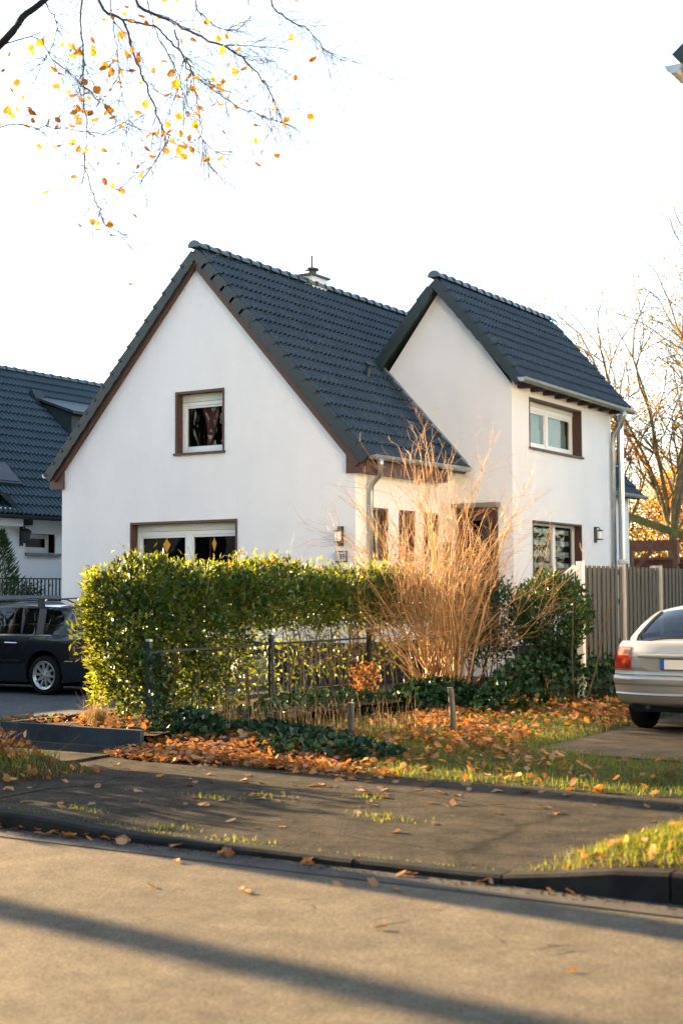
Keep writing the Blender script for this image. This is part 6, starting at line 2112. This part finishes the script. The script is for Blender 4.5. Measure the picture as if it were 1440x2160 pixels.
# ---- fallen leaves
def leaf_variant(i):
    r_ = np.random.default_rng(100 + i)
    n = 10
    vs = []
    for j in range(n):
        a = 2 * PI * j / n
        rr = (1.0 if j % 2 == 0 else .84) * r_.uniform(.84, 1.06)
        vs.append((rr * math.cos(a), rr * .66 * math.sin(a), 0.0))
    c1, c2 = r_.uniform(.1, .55), r_.uniform(-.3, .5)
    vs = [(x, y, c1 * y * y * 1.6 + c2 * x * x * .6 + r_.normal(0, .05)) for x, y, _ in vs] + [(0, 0, r_.uniform(-.03, .06))]
    return np.array(vs), np.array([(j, (j + 1) % n, n) for j in range(n)])
VAR = [leaf_variant(i) for i in range(8)]
def rotm(rx, ry, rz_):
    return np.array(Euler((rx, ry, rz_)).to_matrix())
def spots_line(n, f):
    return [f() for _ in range(n)]
def on_pave():
    while True:
        x, y = rng.uniform(-9.3, -2.2), rng.uniform(7.7, 10.9)
        if rng.uniform() < .45: x, y = rng.uniform(-8.8, -5.0), 11.0 - abs(rng.normal(0, .9))
        if x < verge_edge(y) + .05 or y > 9.9:
            return (x, y, pave_z(x, y), .25)
def on_bank():
    while True:
        x = rng.uniform(-9.75, -6.3); y = 10.98 + abs(rng.normal(0, .75))
        if y < 13.0: return (x, y + .12 * math.sin(x * 3), bed_z(x, y) + rng.uniform(0, .04), .38)
def on_lawn():
    while True:
        x, y = rng.uniform(-9.2, -3.9), rng.uniform(11.05, 20.0)
        if x > -6.15 and y > 13.3: continue
        if x < -9.0 + 0.0 * y and y < 12: continue
        wgt = 0.9 if x < -6.5 else 0.30
        wgt *= 0.6 + 0.4 * math.sin(x * 2.3 + y * 1.7)
        if rng.uniform() < wgt: return (x, y, lawn_z(x, y) + rng.uniform(0.02, .06), .45)
def on_verge():
    x, y = rng.uniform(-3.5, -1.8), rng.uniform(7.75, 9.6)
    return (x, y, verge_z(x, y) + rng.uniform(.01, .04), .5)
def at_kerb():
    x = rng.uniform(-8.0, -2.2)
    if rng.uniform() < .45: x = rng.uniform(-8.0, -6.2)
    return (x, 7.5 - abs(rng.normal(.02, .06)), -.03 + rng.uniform(0, .02), .35)
def on_road():
    return (rng.uniform(-6.5, -1.6), 7.3 - abs(rng.normal(0, .9)), -.033, .2)
def on_left():
    x, y = rng.uniform(-10.2, -8.8), rng.uniform(8.6, 10.1)
    return (x, y, lverge_z(x, y) + rng.uniform(.01, .06), .6)
def in_bed():
    x, y = rng.uniform(-11.6, -9.8), rng.uniform(11.8, 13.0)
    return (x, y, .18 + rng.uniform(0, .05), .45)
ZONES = [(on_road, 16, 'fallen', 'single dry leaf lying out on the sunlit road', 'leaves on the road', 0),
         (at_kerb, 46, 'fallen', 'brown fallen leaf caught in the gutter against the kerb', 'leaves along the kerb', 0),
         (on_pave, 110, 'paleleaf', 'pale dry leaf lying flat on the dark pavement', 'leaves on the pavement', 0),
         (on_verge, 40, 'fallen', 'orange fallen leaf on the sunlit grass verge by the kerb', 'leaves on the verge', 90),
         (on_left, 22, 'fallen', 'brown leaf on the soil patch at the left end of the pavement', 'leaves on the soil patch', 60),
         (on_bank, 66, 'fallen', 'rust brown leaf in the thick drift below the hedge', 'leaves in the drift', 1700),
         (on_lawn, 0, 'fallen', '', '', 2700),
         (in_bed, 0, 'fallen', '', '', 260)]
vm = {}
for fn, nobj, mk, lab, grp, nst in ZONES:
    for i in range(nobj):
        x, y, z, tilt = fn()
        key = (mk, i % 8)
        if key not in vm:
            v, f = VAR[i % 8]
            me = MB().add(v, [tuple(q) for q in f]).mesh('fallen_leaf', M[mk], fix=False)
            vm[key] = me
        o = bpy.data.objects.new('fallen_leaf', vm[key]); COL.objects.link(o)
        s = rng.uniform(.026, .064) * (0.8 if fn is on_road else 1)
        o.location = (x, y, z + s * .10); o.scale = (s, s, s)
        o.rotation_euler = (rng.normal(0, tilt), rng.normal(0, tilt), rng.uniform(0, 2 * PI))
        tag(o, lab, 'leaf', grp)
    if nst:
        V, F, k = [], [], 0
        for i in range(nst):
            x, y, z, tilt = fn()
            v, f = VAR[rng.integers(0, 8)]
            s = rng.uniform(.020, .062)
            V.append((rotm(rng.normal(0, tilt), rng.normal(0, tilt), rng.uniform(0, 2 * PI)) @ (v * s).T).T + np.array([x, y, z + s * .1]))
            F.append(f + k); k += len(v)
        o = np_mesh('fallen_leaves', np.concatenate(V), np.concatenate(F), M[mk]); o['kind'] = 'stuff'

# ---- grass
def patch(n, f, H, lean=.5, m='grass', w=.004, name='grass'):
    P = np.array([f() for _ in range(n)])
    o = blades(name, P, rng.uniform(*H, n), lean, M[m], w); o['kind'] = 'stuff'; return o
def g_verge():
    while True:
        x, y = rng.uniform(-3.7, 1.5), rng.uniform(7.68, 9.9)
        if x > verge_edge(y) - .02:
            d = 0.35 + 0.65 * (0.5 + 0.5 * math.sin(x * 6 + y * 3)) * (smoothstep(7.9, 8.6, y) + 0.35)
            if rng.uniform() < d: return (x, y, verge_z(x, y) - .005)
patch(30000, g_verge, (.03, .10), .8, w=.0024)
def g_lawn():
    while True:
        x, y = rng.uniform(-9.2, -1.5), rng.uniform(11.0, 20.5)
        if x > -6.1 and y > 13.6 + .1 * math.sin(x * 4) and x < -3.9: continue
        if x < -8.2 and y < 12.2: continue
        if -6.4 < x < -5.6 and 12.4 < y < 13.6 and rng.uniform() < .8: continue
        if y > 15 and rng.uniform() < .4: continue
        return (x, y, lawn_z(x, y) - .01)
patch(36000, g_lawn, (.03, .09), .8, w=.0028)
def g_tufts():
    c = [(-5.35, 9.1), (-5.9, 9.9), (-6.6, 9.55), (-6.3, 7.85), (-5.6, 7.75), (-7.2, 7.95), (-5.2, 9.0), (-6.9, 9.2)][rng.integers(0, 8)]
    x, y = c[0] + rng.normal(0, .13), c[1] + rng.normal(0, .05)
    return (x, max(y, 7.64), pave_z(x, max(y, 7.64)))
patch(420, g_tufts, (.015, .05), .9, w=.003, name='pavement_weeds')
def g_left():
    x, y = rng.uniform(-10.0, -8.9), rng.uniform(8.7, 10.1)
    return (x, y, lverge_z(x, y))
patch(900, g_left, (.04, .12), .6)
def g_drive():
    x, y = -13.0 + rng.normal(0, .3), 13.4 + rng.normal(0, .3)
    return (x, y, .01)
patch(700, g_drive, (.03, .09), .6)
V = []; F = []; k = 0
for i in range(60):
    v, f = VAR[rng.integers(0, 8)]; s = rng.uniform(.04, .065)
    V.append((rotm(rng.normal(0, .5), rng.normal(0, .5), rng.uniform(0, 6)) @ (v * s).T).T + np.array([-13.0 + rng.normal(0, .3), 13.3 + rng.normal(0, .25), .06])); F.append(f + k); k += len(v)
o = np_mesh('fallen_leaves', np.concatenate(V), np.concatenate(F), M['fallen']); o['kind'] = 'stuff'
# fallen branch on the pavement by the kerb
fbk = empty('fallen_branch', (-7.75, 8.3, .09)); tag(fbk, 'thin dark fallen branch lying on the pavement by the left kerb', 'branch')
t_ = Twigs(5)
Pb = np.array(catmull([(-.10, -.50, .03), (-.02, -.22, .05), (0.02, .1, .05), (0.0, .35, .03), (.06, .62, .05)], 4))
t_.path(Pb, .010, .004)
for i in range(7):
    j = rng.integers(3, len(Pb)); Q, _ = wander(Pb[j], off_dir(unit(Pb[j] - Pb[j - 1]), .6), rng.uniform(.15, .4), 4, .15)
    Q[:, 2] = np.maximum(Q[:, 2], .02); t_.path(Q, .004, .0015)
t_.build('branch_wood', M['bark'], fbk)
# small twigs and crumbs on the asphalt
t_ = Twigs(3)
for i in range(70):
    x, y = rng.uniform(-9, -2.5), rng.uniform(6.2, 10.8)
    z = pave_z(x, y) + .006 if y > 7.6 else -.026
    Q, _ = wander((x, y, z), (rng.normal(), rng.normal(), 0), rng.uniform(.04, .2), 3, .25)
    Q[:, 2] = z + .003; t_.path(Q, .0022, .0012)
tw_ = t_.build('twig_litter', M['stem']); tw_['kind'] = 'stuff'

# ivy shoots and leaves over the first posts of the mesh fence
n = 260
P = np.stack([-10.25 + rng.normal(0, .07, n), 12.55 + rng.normal(0, .12, n), rng.uniform(.2, 1.0, n)], 1)
o = leaves('ivy', P, rdir(n, .2), rdir(n), rng.uniform(.05, .09, n), rng.uniform(.04, .07, n), M['ivy'], None, .12); o['kind'] = 'stuff'
# grit and crumbs: small stones on the pavement, in the gutter and along the kerb
def grit(n, f, smin, smax, m, name='grit'):
    base = np.array([(1, 0, 0), (-.5, .87, 0), (-.5, -.87, 0), (0, 0, .9)])
    V = []
    for i in range(n):
        x, y, z = f(); s = rng.uniform(smin, smax); a = rng.uniform(0, 6.28)
        c_, s_ = math.cos(a), math.sin(a)
        R2 = np.array([(c_, -s_, 0), (s_, c_, 0), (0, 0, 1)])
        V.append((R2 @ (base * s * rng.uniform(.6, 1.2, (4, 1))).T).T + np.array([x, y, z]))
    k = (np.arange(n) * 4).reshape(-1, 1, 1)
    F = (np.array([[0, 1, 3], [1, 2, 3], [2, 0, 3]]).reshape(1, 3, 3) + k).reshape(-1, 3)
    o = np_mesh(name, np.concatenate(V), F, m); o['kind'] = 'stuff'
def gp():
    x, y = rng.uniform(-9.3, -2.2), rng.uniform(7.66, 10.95)
    return (x, y, pave_z(x, y))
def gk():
    x = rng.uniform(-8.5, -1.8); return (x, 7.5 - abs(rng.normal(0, .09)), -.034)
def gr():
    return (rng.uniform(-7, -1.2), rng.uniform(4.2, 7.2), -.031)
grit(5200, gp, .0025, .007, M['gutterstrip'])
grit(1600, gk, .003, .009, M['soil'])
grit(1500, gr, .002, .005, M['road'])
# dirt and moss gathered along the back of the kerb and the edge of the lawn
def gm():
    x = rng.uniform(-8.2, -3.4); y = 7.64 + abs(rng.normal(0, .05)); return (x, y, pave_z(x, y) - .004)
patch(700, gm, (.008, .03), 1.0, w=.003, name='kerb_moss')
# joined leaves, shoots and twigs are parts nobody could count
for o in list(scene.objects):
    if o.type == 'MESH' and o.parent and o.name.split('.')[0] in ('foliage', 'top_shoots', 'red_shoots', 'sun_rim_leaves', 'twigs', 'stems', 'crown', 'leaf_stalks', 'last_leaves', 'blades', 'seed_stalks', 'bare_twigs', 'drooping_shoots', 'branches', 'wire_mesh'):
        o['kind'] = 'stuff'
